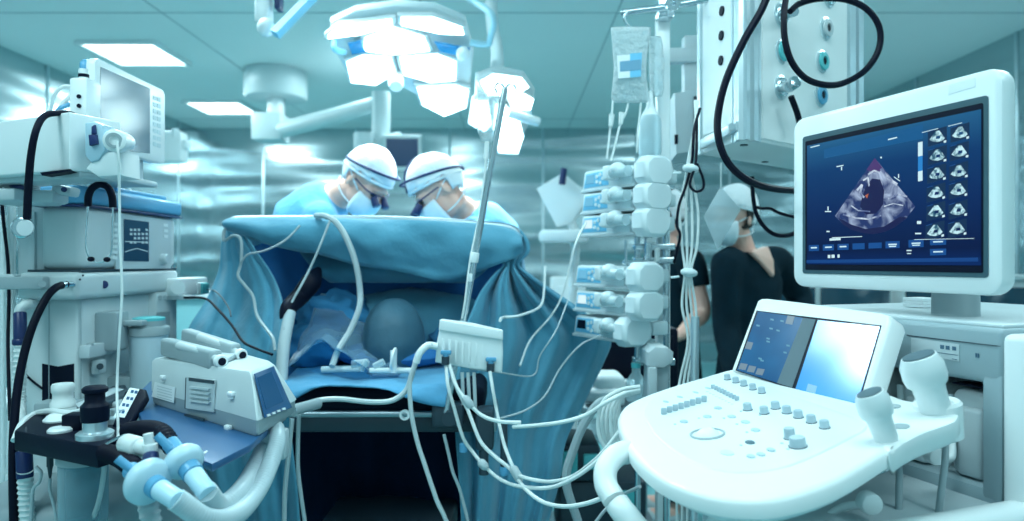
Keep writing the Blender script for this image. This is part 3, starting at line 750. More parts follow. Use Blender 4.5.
# rail with bracket for the canister
mb = MB(); a = onx(84, 351, -1.045); b_ = onx(122, 344, -1.045)
mb.box((a + b_) / 2, (.026, (b_ - a).length, .032), .003); mb.box(onx(99, 366, -1.04), (.02, .035, .035), .004)
br = mb.build('canister_rail', LGREY, am)
mb = MB(); mb.cyl(onx(100, 366, -1.03), onx(100, 366, -1.024), .008, seg=14); mb.build('rail_screw', DGREY, br)
mb = MB(); mb.box(onx(112, 330, -1.03), (.06, .06, .10), .008); mb.box(onx(128, 322, -1.0), (.10, .05, .014), .004); mb.cyl(onx(90, 348, -1.04), onx(90, 343, -1.04), .008, seg=14); mb.build('canister_bracket', GREY, am)

# suction canister
cc = V((-.965, 1.86, .905))
sc = thing('suction_canister', 'pale cylindrical suction canister with a turquoise lid, clamped beside the machine', 'canister', cc)
mb = MB(); mb.lathe([(0, 0), (.041, 0), (.044, .006), (.047, .20), (.047, .205), (.045, .206), (0, .206)], cc, (0, 0, 1), 32); mb.build('vessel', mat('canister_white', (.55, .68, .74), .3, var=.03), sc)
mb = MB(); mb.lathe([(.046, .196), (.051, .198), (.051, .216), (.048, .220), (.040, .222), (.040, .236), (0, .236)], cc, (0, 0, 1), 32); mb.build('collar', GREY, sc)
mb = MB(); mb.lathe([(.0395, .234), (.0395, .243), (.030, .2455), (0, .2455)], cc, (0, 0, 1), 32); mb.build('lid', TEAL, sc)
mb = MB(); mb.box(cc + V((.0, 0, .088)), (.11, .012, .016), .003); mb.box(cc + V((-.03, .03, -.0)), (.09, .05, .012), .003); mb.build('clip', LGREY, sc)
mb = MB(); mb.box((-1.0, 1.88, .945), (.13, .10, .10), .006); mb.build('canister_seat', GREY, am)

# ---- monitor on top of the machine
lm = thing('patient_monitor', 'white flat monitor with grey glossy screen and keys, on top of the anaesthesia machine', 'monitor', (-1.0, 1.76, 1.494))
XM = -.923
mb = MB()
pts = []
y0, y1, z0, z1, r = 1.55, 1.865, 1.555, 1.752, .018
for cy, cz, a0 in ((y1 - r, z1 - r, 0), (y0 + r, z1 - r, 90), (y0 + r, z0 + r, 180), (y1 - r, z0 + r, 270)):
    for k in range(6): a = math.radians(a0 + 18 * k); pts.append(V((XM, cy + r * math.cos(a), cz + r * math.sin(a))))
mb.prism(pts, (-.022, 0, 0), .004, 2); case = mb.build('case', W, lm)
mb = MB(); mb.prism([p + V((-.0205, (1.7 - p.y) * .01, (1.65 - p.z) * .01)) for p in pts], (-.018, 0, 0), .006, 2); mb.build('case_back', BLUE, lm)
mb = MB(); pane(mb, XM + .0012, ((101, 66.5), (150, 88), (150, 153), (98.5, 147)), .002)
mb.build('screen', mat('grey_glass', (.16, .24, .30), .12, var=.03, spec=.9), case)
mb = MB()
for k in range(8):
    for j in range(2): pane(mb, XM + .0012, ((153.3 + 4.2 * j, 95 + 6.6 * k + 1.4 * j), (156.6 + 4.2 * j, 96 + 6.6 * k + 1.4 * j), (156.6 + 4.2 * j, 100 + 6.6 * k + 1.4 * j), (153.3 + 4.2 * j, 99 + 6.6 * k + 1.4 * j)), .003)
mb.build('keys', mat('monitor_key', (.55, .68, .72), .4), case)
mb = MB(); bx(mb, -1.02, -.945, 1.64, 1.80, 1.50, 1.57, .008); bx(mb, -1.06, -.94, 1.62, 1.86, 1.493, 1.508, .005); mb.build('swivel_base', LGREY, lm)
mb = MB(); mb.prism([onx(x, y, -.944) for x, y in ((124, 164), (138, 168), (137, 177), (124, 174))], (-.003, 0, 0)); mb.build('base_window', DBLUE, lm)
mb = MB(); bx(mb, -.947, -.908, 1.495, 1.549, 1.60, 1.692, .006); mb.cyl((-.93, 1.52, 1.69), (-.93, 1.52, 1.715), .010, seg=16); cb = mb.build('connector_block', W, lm)
mb = MB()
for z in (1.665, 1.645): mb = MB(); mb.cyl((-.924, 1.4955, z - .015), (-.924, 1.492, z - .015), .0045, seg=14); mb.build('socket', BLACK, cb)
mb = MB(); mb.cyl((-.93, 1.52, 1.697), (-.93, 1.52, 1.704), .0107, seg=14); mb.build('collar', BLACK, cb)
cable('monitor_lead', 'white loop of cable rising behind the left monitor', path(1.5, (76, 88, 1.51), (64, 86), (55, 94), (50, 112, 1.52), (47, 130, 1.52)), .004)
cable('monitor_lead', 'second white cable sloping from the connector block of the left monitor', path(1.5, (77, 92, 1.51), (68, 98), (60, 108), (54, 120, 1.50)), .005)
cable('monitor_lead', 'blue cable running into the back of the left monitor', path(1.5, (76, 104, 1.51), (66, 105), (58, 110), (51, 120, 1.53)), .005, BLUE)

# ---- white box hanging in front, on its arm
bxr = V((-.885, 1.40, 0)); bxl = V((-1.32, 1.60, 0)); dn = V((.418, .908, 0)) * .11
wb = thing('equipment_box', 'big plain white rectangular equipment box at the upper left edge', 'box', (-1.1, 1.55, 1.478))
mb = MB(); q = [bxr, bxl, bxl + dn, bxr + dn]; mb.prism([p + V((0, 0, 1.480)) for p in q], (0, 0, .118), .005, 3); mb.build('housing', W, wb)
mb = MB(); q = [bxr + dn * .2 + V((.0, -.002, 0)), bxl + dn * .2, bxl + dn * .9, bxr + dn * .9]; mb.prism([p + V((0, 0, 1.468)) for p in q], (0, 0, .0125), .003); mb.build('underside', LGREY, wb)
mb = MB(); mb.prism([at(x, y, 1.40) for x, y in ((40, 172), (70, 168.5), (70, 170.5), (42, 175))], (0, .03, 0)); mb.build('label_strip', BLACK, wb)
mb = MB(); e = V((-.880, 1.41, 1.48))
mb.prism([at(x, y, 1.395) for x, y in ((84, 122), (94, 120), (103, 124), (105, 150), (98, 160), (90, 162), (84, 155))], (0, .045, 0), .006, 2); mb.build('latch', BLUE if False else mat('pale_blue_plastic', (.40, .58, .68), .4), wb)
mb = MB(); mb.prism([at(x, y, 1.385) for x, y in ((88, 134), (95, 134), (96, 143), (89, 145))], (0, .012, 0), .002); mb.prism([at(x, y, 1.388) for x, y in ((91, 126), (94, 124), (95, 133), (91, 134))], (0, .012, 0), .002); mb.build('latch_catch', DBLUE, wb)
mb = MB(); mb.prism([at(x, y, 1.40) for x, y in ((97, 152), (121, 150), (122, 175), (98, 177), (84, 168))], (0, .075, 0), .008, 2); mb.prism([at(x, y, 1.41) for x, y in ((99, 130), (106, 126), (108, 152), (101, 154))], (0, .04, 0), .005); mb.build('side_bracket', W, wb)
mb = MB(); mb.cyl(at(121, 142, 1.40), at(114, 140, 1.36), .022, seg=26, bev=.004); mb.cyl(at(126, 142, 1.43), at(121, 142, 1.40), .018, seg=20); rl = mb.build('roller', W, wb)
mb = MB(); mb.lathe([(.009, 0), (.015, 0), (.015, .002), (.009, .002), (.009, 0)], at(114, 140, 1.3595), at(114, 140, 1.30) - at(121, 142, 1.40), 22); mb.build('roller_hub', GREY, rl)
mb = MB(); mb.cyl((-1.12, 1.60, 1.458), (-1.12, 1.60, 1.472), .035, seg=20); mb.build('mount', GREY, wb)
cable('white_cable', 'long thin white cord hanging straight down in front of the anaesthesia machine', path(1.37, (117, 141, 1.352), (118.5, 158, 1.352), (119.5, 200), (120, 240), (122, 290), (119.5, 335), (117, 385), (118, 425, 1.30), (118, 441, 1.255)), .0026)

# ---- stethoscope
st = thing('stethoscope', 'black stethoscope with a round metal chest piece, draped over the white box', 'stethoscope', at(60, 112, 1.42))
mb = MB(); mb.tube(path(1.40, (100, 181, 1.50), (96, 160, 1.56), (84, 124, 1.56), (72, 114, 1.46), (57, 112.6, 1.41), (44, 116, 1.385), (36, 130, 1.36), (31, 155, 1.36), (28.5, 185, 1.37), (27, 218, 1.38)), [.006, .006, .0065, .0075], 12)
mb.tube(path(1.50, (88, 206), (88.5, 196), (92, 188), (100, 184), (108, 187), (112, 196), (113, 207)), .0075, 12); mb.build('tubing', RUBBER, st)
mb = MB(); mb.lathe([(0, 0), (.013, 0), (.020, .004), (.0215, .010), (.020, .013), (.017, .0145), (0, .0145)], at(25, 227.5, 1.39), V((.1, -1, .05)), 28); mb.cyl(at(27, 214, 1.385), at(26, 222, 1.385), .004, seg=10)
cpz = mb.build('chest_piece', STEEL, st)
mb = MB(); mb.lathe([(0, 0), (.0165, 0), (.0155, .0015), (0, .002)], at(25.2, 227.4, 1.375), V((.1, -1, .05)), 28); mb.build('diaphragm', LGREY, cpz)
mb = MB(); mb.tube(path(1.5, (88, 205), (86.5, 225), (86, 245), (88, 254), (91, 258.5)), .0023, 8); mb.tube(path(1.5, (113, 206), (112.5, 225), (112, 245), (110.5, 254), (107, 259)), .0023, 8)
mb.tube(path(1.5, (91, 259), (96, 261.5), (102, 261.8), (107, 259)), .0015, 8); mb.build('ear_tubes', STEEL, st)
for (x, y) in ((91, 258.6), (107, 259)):
    mb = MB(); mb.ell(at(x, y, 1.498), (.0075, .006, .0055)); mb.build('ear_tip', RUBBER, st)

# ---- hoses at the left
hs = thing('oxygen_hose', 'thick black hose curving from the silver socket of the drawer down the left edge', 'hose', at(14, 460, 1.45))
mb = MB(); mb.tube(path(1.60, (66, 284, 1.64), (56, 287, 1.60), (46, 298, 1.57), (34, 322, 1.54), (25, 350, 1.52), (18, 385, 1.50), (14, 425, 1.48), (13, 470, 1.46), (14, 530, 1.46)), .0085, 12); mb.build('tube', RUBBER, hs)
mb = MB(); mb.cyl(at(63, 284.5, 1.628), at(72, 284, 1.666), .008, seg=16); mb.cyl(at(61, 285, 1.62), at(64, 284.4, 1.632), .0095, seg=16); mb.build('socket', STEEL, hs)
cable('black_lead', 'thin black lead crossing the left body to the dark window', path(1.71, (24, 373, 1.70), (33, 381), (42, 388)), .0028, RUBBER)
cable('black_lead', 'dark thin lead hanging at the far left edge of the machine', path(1.72, (1, 190), (4, 225), (8, 262), (9, 300), (8, 345, 1.70), (10, 420, 1.65)), .004, RUBBER)
bh = thing('corrugated_hose', 'pale corrugated breathing hose with navy cuffs running down the left edge', 'hose', at(20, 400, 1.62))
mb = MB(); mb.ribbed(path(1.62, (21, 340), (20, 370), (19, 400), (20, 430, 1.55), (24, 455, 1.5)), .0135, .012); mb.ribbed(path(1.46, (25, 470, 1.45), (26, 495), (28, 540), (30, 650), (30, 880)), .014, .012); mb.build('tube', HOSE if False else CABLEW, bh)
mb = MB(); mb.cyl(at(20, 312, 1.64), at(20.5, 346, 1.62), .0135, seg=20, bev=.003); mb.lathe([(.014, 0), (.0165, .003), (.0165, .012), (.014, .015)], at(20.5, 338, 1.62), (0, 0, -1), 20); mb.build('cuff', DBLUE, bh); mb = MB()
mb.cyl(at(24, 450, 1.46), at(25, 478, 1.45), .0155, seg=20, bev=.003); mb.build('cuff', DBLUE, bh)
mb = MB(); mb.tube(path(1.65, (34, 304, 1.69), (28, 304, 1.66), (21, 308), (20, 318)), .012, 14); mb.build('elbow', CABLEW, bh)

# ---- suction / bronchoscope block with knobs
TZ = .98
sb = thing('suction_block', 'black block carrying white, black and clear knobs, above a glass jar at lower left', 'suction unit', (-.82, 1.35, .935))
top = [onz(x, y, TZ) for x, y in ((14.5, 429.5), (97.6, 445.4), (116, 440), (128, 426), (118, 412), (60, 404), (38, 410))]
mb = MB(); mb.prism([p - V((0, 0, .04)) for p in top], (0, 0, .04), .004, 2); mb.box((-.93, 1.60, .955), (.10, .26, .03), .005); blk = mb.build('block', BLACK, sb)
def lat(px, py, prof, m, name='knob', seg=28, z=TZ): 
    mb = MB(); mb.lathe(prof, onz(px, py, z), (0, 0, 1), seg); return mb.build(name, m, sb)
lat(63, 415, [(0, 0), (.022, 0), (.024, .006), (.024, .014), (.022, .018), (.024, .020), (.0235, .028), (.019, .034), (.019, .046), (.0215, .050), (.0215, .062), (.019, .066), (0, .067)], CABLEW)
lat(58, 420, [(0, 0), (.026, 0), (.0265, .003), (.020, .010), (.014, .014), (0, .014)], W, 'dial')
lat(60, 431, [(0, 0), (.021, 0), (.021, .004), (.017, .008), (0, .009)], W, 'dial')
lat(95, 437, [(0, 0), (.031, 0), (.031, .009), (.027, .012), (.020, .013), (.020, .032), (0, .032)], ALU, 'collar', 36)
lat(95, 437, [(0, .03), (.0225, .03), (.0235, .034), (.0235, .058), (.0195, .062), (.0165, .066), (.0165, .080), (.021, .083), (.0215, .089), (.017, .093), (0, .094)], BLACK)
lat(119, 421, [(0, 0), (.027, 0), (.027, .010), (.023, .013), (.018, .014), (.017, .026), (0, .026)], ALU, 'collar', 36)
mb = MB(); mb.box(onz(76, 428, TZ) + V((0, 0, .014)), (.035, .035, .03), .003); mb.build('housing', BLACK, sb)
jp = V((-.805, 1.315, .80))
mb = MB(); mb.lathe([(0, 0), (.034, 0), (.040, .006), (.0415, .02), (.0415, .128), (.038, .136), (.038, .141), (.0365, .141), (.0365, .134), (.0395, .126), (.0395, .02), (.036, .008), (0, .004)], jp, (0, 0, 1), 36); mb.build('jar', JARM, sb)
mb = MB(); mb.lathe([(.0425, .122), (.0445, .124), (.0445, .136), (.0425, .138)], jp, (0, 0, 1), 36); mb.build('jar_rim', GREY, sb)
mb = MB(); mb.cyl(at(50, 450, 1.38), at(50, 466, 1.38), .006, seg=12); mb.cyl(at(50, 466, 1.38), at(50, 478, 1.38), .005, .002, seg=12); mb.build('spout', DGREY, sb)
cable('suction_tube', 'white tube curving over the black block between its knobs', path(1.45, (14, 440, 1.36), (22, 423, 1.40), (36, 413, 1.46), (52, 410.5, 1.42), (70, 413, 1.40), (88, 408, 1.48)), .0062)
cable('suction_tube', 'thin clear-white tube bowed inside the glass jar', path(1.30, (104, 447, 1.27), (104, 470, 1.275), (99, 500, 1.285), (90, 525, 1.30)), .0045, CABLEG)
cable('suction_tube', 'thin tube dropping behind the glass jar from the block spout', path(1.37, (50, 478), (50, 490), (54, 505), (58, 530)), .003, CABLEG)
cable('suction_tube', 'clear tube curving from the navy cuff to the left of the jar', path(1.42, (36, 466), (41, 472), (39, 482), (33, 490), (31, 525)), .0035, CABLEG)
# remotes beside the block
def slabthing(name, label, cat, q, th, m, m2, q2):
    c = sum(q, V()) / len(q); n = (q[1] - q[0]).cross(q[2] - q[0]).normalized()
    if n.dot(V((0, 0, CH)) - c) < 0: n = -n
    t = thing(name, label, cat, (c.x, c.y, min(p.z for p in q)))
    mb = MB(); mb.prism([p - n * th for p in q], n * th, min(.006, th * .4), 3); mb.build('casing', m, t)
    mb = MB(); mb.prism([p for p in q2], n * .0012); lab = mb.build('key_label', m2, t)
    return t, n, lab
q = [onz(x, y, z) for x, y, z in ((112, 424, .985), (127, 424, .985), (147, 393, 1.03), (146, 388, 1.035), (134, 386, 1.035), (124, 391, 1.03))]
pl_n = (q[1] - q[0]).cross(q[3] - q[0]).normalized()
q = [onplane(x, y, q[0], pl_n) for x, y in ((112, 424), (129, 424), (148, 394), (146, 388), (134, 386), (124, 391))]
t, n, lab = slabthing('remote_control', 'black remote control with a white key label, leaning beside the clear knob', 'remote control', q, .018, BLACK, LABELM, [onplane(x, y, q[0], pl_n) for x, y in ((114, 416), (124.5, 417.5), (139.5, 389), (130, 387.5))])
mb = MB()
for k in range(4):
    for j in range(2):
        x, y = 132.5 - k * 4.3 + j * 3.8, 391 + k * 6.6 + j * .6
        mb.prism([onplane(x + a, y + b, q[0] + n * .0013, pl_n) for a, b in ((-1.2, -1.4), (1.6, -1.2), (.8, 1.6), (-2, 1.4))], n * .0005)
mb.build('key_marks', TRAY, lab)
q = [onz(x, y, .985) for x, y in ((70, 404), (76, 412), (90, 409), (131, 392), (126, 384), (112, 385))]
t, n, lab = slabthing('keypad', 'long dark keypad strip with pale keys lying behind the black knob', 'keypad', q, .02, DGREY, LGREY, [onz(x, y, .9852) for x, y in ((74, 404), (80, 408), (124, 389), (114, 387.5))])

# ---- defibrillator on the shelf
A0, B0, C0, D0 = V((-.765, 1.479, 0)), V((-.433, 1.193, 0)), V((-.424, 1.385, 0)), V((-.69, 1.65, 0))
df = thing('defibrillator', 'grey-white portable defibrillator with a printer door and a dark angled screen, on the blue shelf', 'defibrillator', (-.58, 1.42, .998))
def ringz(pts, z, ins=0.0):
    c = sum(pts, V()) / len(pts); return [V((p.x, p.y, z)) + (c - p).normalized() * ins for p in pts]
Bt, Ct = at(252, 372, 1.225), at(273.5, 361, 1.345)
At, Dt = at(150.5, 357.5, 1.49), V((-.675, 1.64, 1.095))
def densify(p, r=.012, n=3):
    out = []
    for i in range(len(p)):
        a, b, c = p[i - 1], p[i], p[(i + 1) % len(p)]
        u1 = b + (a - b).normalized() * r; u2 = b + (c - b).normalized() * r
        for k in range(n + 1):
            t = k / n; out.append((u1 * (1 - t) + b * t).lerp(b * (1 - t) + u2 * t, t))
    return out
base = [A0, B0, C0, D0]
mb = MB(); mb.loft([densify(ringz(base, .9985, .008)), densify(ringz(base, 1.004, .003)), densify(ringz(base, 1.026, .003))]); mb.build('base', GREY, df)
topz = [V((p.x, p.y, p.z)) for p in (At, Bt, Ct, Dt)]
mid = [a.lerp(b, .9) for a, b in zip(ringz(base, 1.026), topz)]
tin = ringz(topz, 1.1, .010); tin = [V((p.x, p.y, t.z)) for p, t in zip(tin, topz)]
mb = MB(); mb.loft([densify(ringz(base, 1.026)), densify(mid), densify([V((a.x, a.y, b.z)) for a, b in zip(tin, topz)])]); dc = mb.build('case', OFFW, df)
FN = (B0 - A0).cross(At - (A0 + V((0, 0, 1.026)))).normalized()
if FN.dot(V((0, -1, 0))) < 0: FN = -FN
FP = A0 + V((0, 0, 1.026)) 
def onF(x, y, k=0.0): return onplane(x, y, FP + FN * k, FN)
def fpan(mb, q, k, th, mi=0): mb.prism([onF(x, y, k) for x, y in q], FN * th, mi=mi)
mb = MB(); fpan(mb, ((188, 376), (215.5, 379.5), (214.5, 411.5), (187, 407.5)), .0005, .003); dd = mb.build('printer_door', LGREY, df)
mb = MB(); fpan(mb, ((189, 377), (214.5, 380.2), (214.5, 383.5), (189, 380.3)), .0036, .0008)
fpan(mb, ((186.8, 377), (188, 377), (187, 408), (186, 408)), .0005, .003); fpan(mb, ((186, 413), (205, 418), (205, 420.5), (186, 416)), .0005, .003); mb.build('door_slot', DGREY, dd)
mb = MB()
for y in (385.5, 390, 394.5, 399): fpan(mb, ((191, y), (211, y + 2.4), (210, y + 4.4), (191, y + 2)), .0036, .004)
mb.build('door_rib', OFFW, dd)
mb = MB(); fpan(mb, ((155, 381.5), (175.5, 387), (174, 402.5), (152, 396)), .0008, .0006)
for k in range(5): fpan(mb, ((157, 385 + k * 2.7), (172, 389 + k * 2.7), (172, 389.7 + k * 2.7), (157, 385.7 + k * 2.7)), .0015, .0002, 1)
mb.build('label', [LABELM, LGREY], df)
for (x, y) in ((163, 377), (231, 393.5), (159.5, 412.5), (228, 427)):
    mb = MB(); c = onF(x, y, .002); mb.box(c, (.017, .010, .009), .003, rot=rotm('Z', -41)); mb.box(c + V((0, 0, -.007)), (.012, .006, .004), .001, rot=rotm('Z', -41)); mb.build('latch', LABELM, df)
SP = (Bt - (B0 + V((0, 0, 1.026)))).cross(C0 - B0).normalized()
if SP.x < 0: SP = -SP
def onS(x, y, k=0.0): return onplane(x, y, Bt + SP * (.002 + k), SP)
mb = MB(); mb.prism([onS(x, y) for x, y in ((253.5, 373.5), (272.5, 366), (291, 407.5), (264, 417.5))], SP * .003, .001); sf = mb.build('screen_surround', DBLUE if False else TRAY, df)
mb = MB(); mb.prism([onS(x, y, .0032) for x, y in ((257, 377), (271, 371), (283, 401), (266, 409))], SP * .0008); mb.build('screen', emat('defib_screen', (.006, .07, .18)), sf)
mb = MB()
for k in range(4): x, y = 268 + k * 5, 415 - k * 2.1; mb.prism([onS(x + a, y + b, .0032) for a, b in ((-1.3, -1), (1.3, -1.6), (1.7, .6), (-1, 1.2))], SP * .002)
mb.build('screen_keys', LABELM, sf)
# paddles in the top trays
for i, (p0, p1, Y0, Y1, lb_) in enumerate((((166, 346), (216, 359.5), 1.50, 1.33, 'defibrillator paddle in the front tray, black contact at its end'), ((186, 336), (236, 352.5), 1.58, 1.44, 'defibrillator paddle in the rear tray, black contact at its end'))):
    a, b = at(p0[0], p0[1], Y0), at(p1[0], p1[1], Y1); d = (b - a).normalized()
    t = thing('defibrillator_paddle', lb_, 'defibrillator paddle', (a + b) / 2, 0, 'defibrillator paddles')
    mb = MB(); m = M.Translation((a + b) / 2) @ look((0, 0, 0), d); L = (b - a).length
    mb.box((0, 0, 0), (.034, .042, L), .008, 3, rot=look((0, 0, 0), d)) if False else mb.take(MB().box((0, 0, 0), (.026, .038, L), .007, 3).bm, m); mb.build('tray_handle', GREY, t)
    mb = MB(); mb.tube([a.lerp(b, .35) + V((.0, -.012, .012)), a.lerp(b, .8) + V((0, -.008, .010)), b + d * .02], [.009, .007, .0065], 14); mb.build('grip', OFFW, t)
    mb = MB(); mb.cyl(b + d * .012, b + d * .026, .0125, seg=22, bev=.003); pe = mb.build('end_ring', W, t)
    mb = MB(); mb.cyl(b + d * .0262, b + d * .0275, .0075, seg=18); mb.build('contact', BLACK, t)
mb = MB(); mb.prism([At.lerp(Bt, .12) + V((.02, .03, .0)), At.lerp(Bt, .62) + V((.02, .03, 0)), Dt.lerp(Ct, .62) - V((.02, .03, 0)), Dt.lerp(Ct, .12) - V((.02, .03, 0))], (0, 0, .010), .003); mb.build('paddle_tray', LGREY, df)
# ---- small connector box on the far side of the machine
t = thing('connector_module', 'small white connector box with a turquoise plug, sticking out behind the machine', 'connector', at(188, 288, 2.2))
mb = MB(); mb.box(at(183, 286, 2.2), (.07, .20, .055), .006); mb.cyl(at(178, 287, 2.09), at(178, 287, 2.08), .02, seg=20); mb.box(at(195, 288, 2.25), (.05, .06, .04), .005); mb.build('module', W, t)
mb = MB(); mb.box(at(203, 288, 2.26), (.022, .05, .036), .004); mb.build('plug', TEAL, t)
mb = MB(); mb.box(at(176, 297, 2.12), (.10, .05, .012), .002); mb.build('bracket', LGREY, t)
cable('black_lead', 'dark lead running from the connector box down across the left drape', path(1.9, (184, 297, 2.1), (205, 298, 2.0), (218, 309, 1.95), (232, 325, 1.9), (243, 341, 1.85), (256, 348, 1.8), (272, 354, 1.75)), .0035, RUBBER)
cable('black_lead', 'thin dark lead looping from the turquoise plug', path(2.2, (207, 289, 2.24), (214, 290, 2.1), (222, 297, 2.0), (229, 308, 1.95), (231, 316, 1.92)), .0022, DGREY)

# ---- breathing filters and hoses
def bfilter(label, c, p_in, p_out, r):
    a, b = p_in, p_out; d = (b - a).normalized()
    t = thing('breathing_filter', label, 'breathing filter', c, 0, 'disc breathing filters')
    mb = MB(); mb.lathe([(0, -.030), (.010, -.030), (.011, -.012), (r * .6, -.014), (r * .93, -.011), (r, -.008), (r + .002, -.004), (r + .002, .004), (r, .008), (r * .93, .011), (r * .6, .014), (.013, .016), (.012, .03), (0, .03)], c, d, 32); mb.build('disc', mat('filter_pale', (.52, .72, .82), .3, var=.04), t)
    mb = MB(); mb.lathe([(.012, .012), (.0155, .014), (.0155, .028), (.012, .03)], c, d, 22); mb.lathe([(.0095, -.045), (.0125, -.043), (.0125, -.022), (.010, -.020)], c, d, 22); mb.build('collar', BLUE, t)
    mb = MB(); o = V((-.02, -.02, .03)); mb.cyl(c - d * .01 + o * .5, c - d * .022 + o, .006, seg=14); mb.build('sample_port', BLUE, t)
    return d
c1, c2 = at(148, 481, .98), at(184, 461, 1.015)
d1 = bfilter('nearer pale blue disc filter, lower left of the two beside the white elbow', c1, at(128, 464, 1.02), at(172, 492, .965), .031)
d2 = bfilter('farther pale blue disc filter, under the blue shelf', c2, at(170, 444, 1.04), at(198, 482, .995), .026)
def bhose(label, c, d, pts):
    t = thing('breathing_hose', label, 'breathing hose', c + d * .03, 0, 'pale breathing hoses from the filters')
    mb = MB(); mb.cyl(c + d * .028, c + d * .072, .0140, .0132, seg=22, bev=.002); mb.build('cuff', mat('hose_cuff', (.50, .74, .86), .35), t)
    mb = MB(); mb.ribbed([c + d * .066] + pts, .0150, .0042, .022, 16); mb.build('tube', HOSE, t)
bhose('breathing hose from the nearer filter, sweeping along the bottom and up to the shelf end', c1, d1, path(1.12, (208, 519, .97), (236, 514, 1.04), (257, 491, 1.14), (270, 464, 1.21), (277, 442, 1.25), (276, 428, 1.30)))
bhose('breathing hose from the farther filter, bending up behind the first hose', c2, d2, path(1.2, (220, 505, 1.03), (238, 493, 1.10), (252, 472, 1.20), (262, 450, 1.28), (264, 436, 1.32)))
ht = thing('hose_holder', 'grey hooked holder gripping the breathing hoses under the shelf end', 'holder', at(268, 445, 1.28))
mb = MB(); mb.box(at(268, 444, 1.29), (.05, .02, .05), .006); mb.box(at(282, 443, 1.31), (.02, .03, .055), .005); mb.build('plate', LGREY, ht)
el = thing('tube_elbow', 'white plastic elbow with an upright stub, between the black block and the filters', 'tube elbow', at(140, 450, 1.19))
mb = MB(); mb.cyl(at(126, 443, 1.10), at(140, 447, 1.06), .0155, seg=24, bev=.004); mb.cyl(at(139, 446, 1.06), at(152, 450, 1.05), .0115, seg=20, bev=.002); mb.cyl(at(151, 452, 1.045), at(148, 433, 1.045), .0078, .007, seg=16); mb.cyl(at(150, 443, 1.045), at(151, 458, 1.045), .0105, seg=18, bev=.002); mb.build('body', CABLEW, el)
mb = MB(); mb.cyl(at(151, 455, 1.045), at(150, 464, 1.02), .0112, seg=18, bev=.002); mb.build('collar', DBLUE, el)
def bkhose(label, pts, r=.014):
    mb = MB(); mb.ribbed(pts, r, .009, .12, 14); tag(mb.build('black_hose', RUBBER), label, 'hose')
bkhose('black ribbed hose from the block to the nearer filter', path(1.2, (106, 452, 1.18), (118, 456, 1.11), (128, 462, 1.06), (135, 469, 1.02)))
bkhose('black ribbed hose from behind the elbow to the farther filter', path(1.27, (128, 430, 1.19), (146, 428, 1.13), (162, 432, 1.08), (172, 446, 1.045)), .0125)
mb = MB(); mb.cyl(at(107, 444, 1.17), at(131, 432, 1.17), .004, seg=10); tag(mb.build('metal_rod', STEEL, None, None), 'short bright metal rod angled above the black ribbed hose', 'rod')
mb = MB(); mb.ribbed(path(.99, (147, 496, 1.0), (149, 510), (152, 545), (156, 750), (165, 1185, 1.0)), .0135, .009, .1); tag(mb.build('corrugated_hose', CABLEG), 'grey corrugated hose hanging below the nearer filter', 'hose')
# pale cabinet seen at the far left edge
t = thing('side_cabinet', 'pale cabinet partly visible at the lower left edge behind the hoses', 'cabinet', (-2.3, 2.6, 0))
mb = MB(); bx(mb, -2.6, -1.9, 2.3, 2.9, .04, .74, .01); bx(mb, -2.62, -1.88, 2.28, 2.92, .74, .77, .006); mb.build('body', OFFW, t)
mb = MB(); bx(mb, -2.58, -2.26, 2.285, 2.3, .08, .72, .004); bx(mb, -2.24, -1.92, 2.285, 2.3, .08, .72, .004); dd = mb.build('door', W, t)
mb = MB(); bx(mb, -2.29, -2.275, 2.26, 2.285, .4, .52, .004); bx(mb, -2.225, -2.21, 2.26, 2.285, .4, .52, .004); mb.build('handle', STEEL, dd)
# ================================================================ operating table and drapes
tb = thing('operating_table', 'dark operating table under blue drapes mid-room, steel rail at its head end', 'operating table', (-.34, 2.75, 0))
mb = MB(); bx(mb, -.61, -.07, 1.80, 3.75, .905, .975, .02, 3); mb.build('mattress', CUSHION, tb)
mb = MB(); bx(mb, -.60, -.08, 1.79, 3.74, .860, .905, .006); mb.build('top_frame', DGREY, tb)
for x in (-.635, -.045):
    mb = MB(); mb.box((x, 2.7, .885), (.012, 1.9, .028), .003); mb.build('side_rail', DSTEEL, tb)
mb = MB(); mb.cyl((-.60, 1.755, .915), (-.16, 1.755, .915), .0085, seg=14); mb.build('head_rail', DSTEEL, tb)
mb = MB(); bx(mb, -.20, -.12, 1.73, 1.79, .885, .945, .01); mb.cyl((-.155, 1.72, .91), (-.155, 1.745, .91), .018, seg=18); mb.build('rail_clamp', DGREY, tb)
mb = MB(); mb.lathe([(.007, 0), (.013, 0), (.013, .008), (.007, .008), (.007, 0)], at(405, 414, 1.72), (0, -1, 0), 18); mb.build('clamp_ring', W, tb)
mb = MB(); bx(mb, -.09, -.045, 1.72, 1.80, .83, .93, .01); mb.cyl((-.07, 1.735, .77), (-.07, 1.735, .84), .012, seg=14); mb.cyl((-.02, 1.735, .79), (-.02, 1.735, .90), .009, seg=14); mb.build('handle_block', DGREY, tb)
mb = MB(); mb.cyl((-.02, 1.735, .768), (-.02, 1.735, .79), .012, seg=14, bev=.002); mb.build('release_knob', BLUE, tb); mb = MB(); mb.cyl((-.12, 1.72, .83), (-.12, 1.72, .85), .01, seg=14); mb.build('release_knob', BLUE, tb)
mb = MB(); bx(mb, -.50, -.17, 2.35, 2.95, .10, .86, .03, 3)
for z in (.62, .70, .78): bx(mb, -.49, -.18, 2.338, 2.36, z, z + .05, .004)
mb.build('column', CUSHION, tb)
mb = MB(); bx(mb, -.58, -.10, 1.95, 3.2, .03, .14, .03, 3); bx(mb, -.52, -.16, 1.85, 2.3, .52, .60, .02); mb.build('base', DGREY, tb)

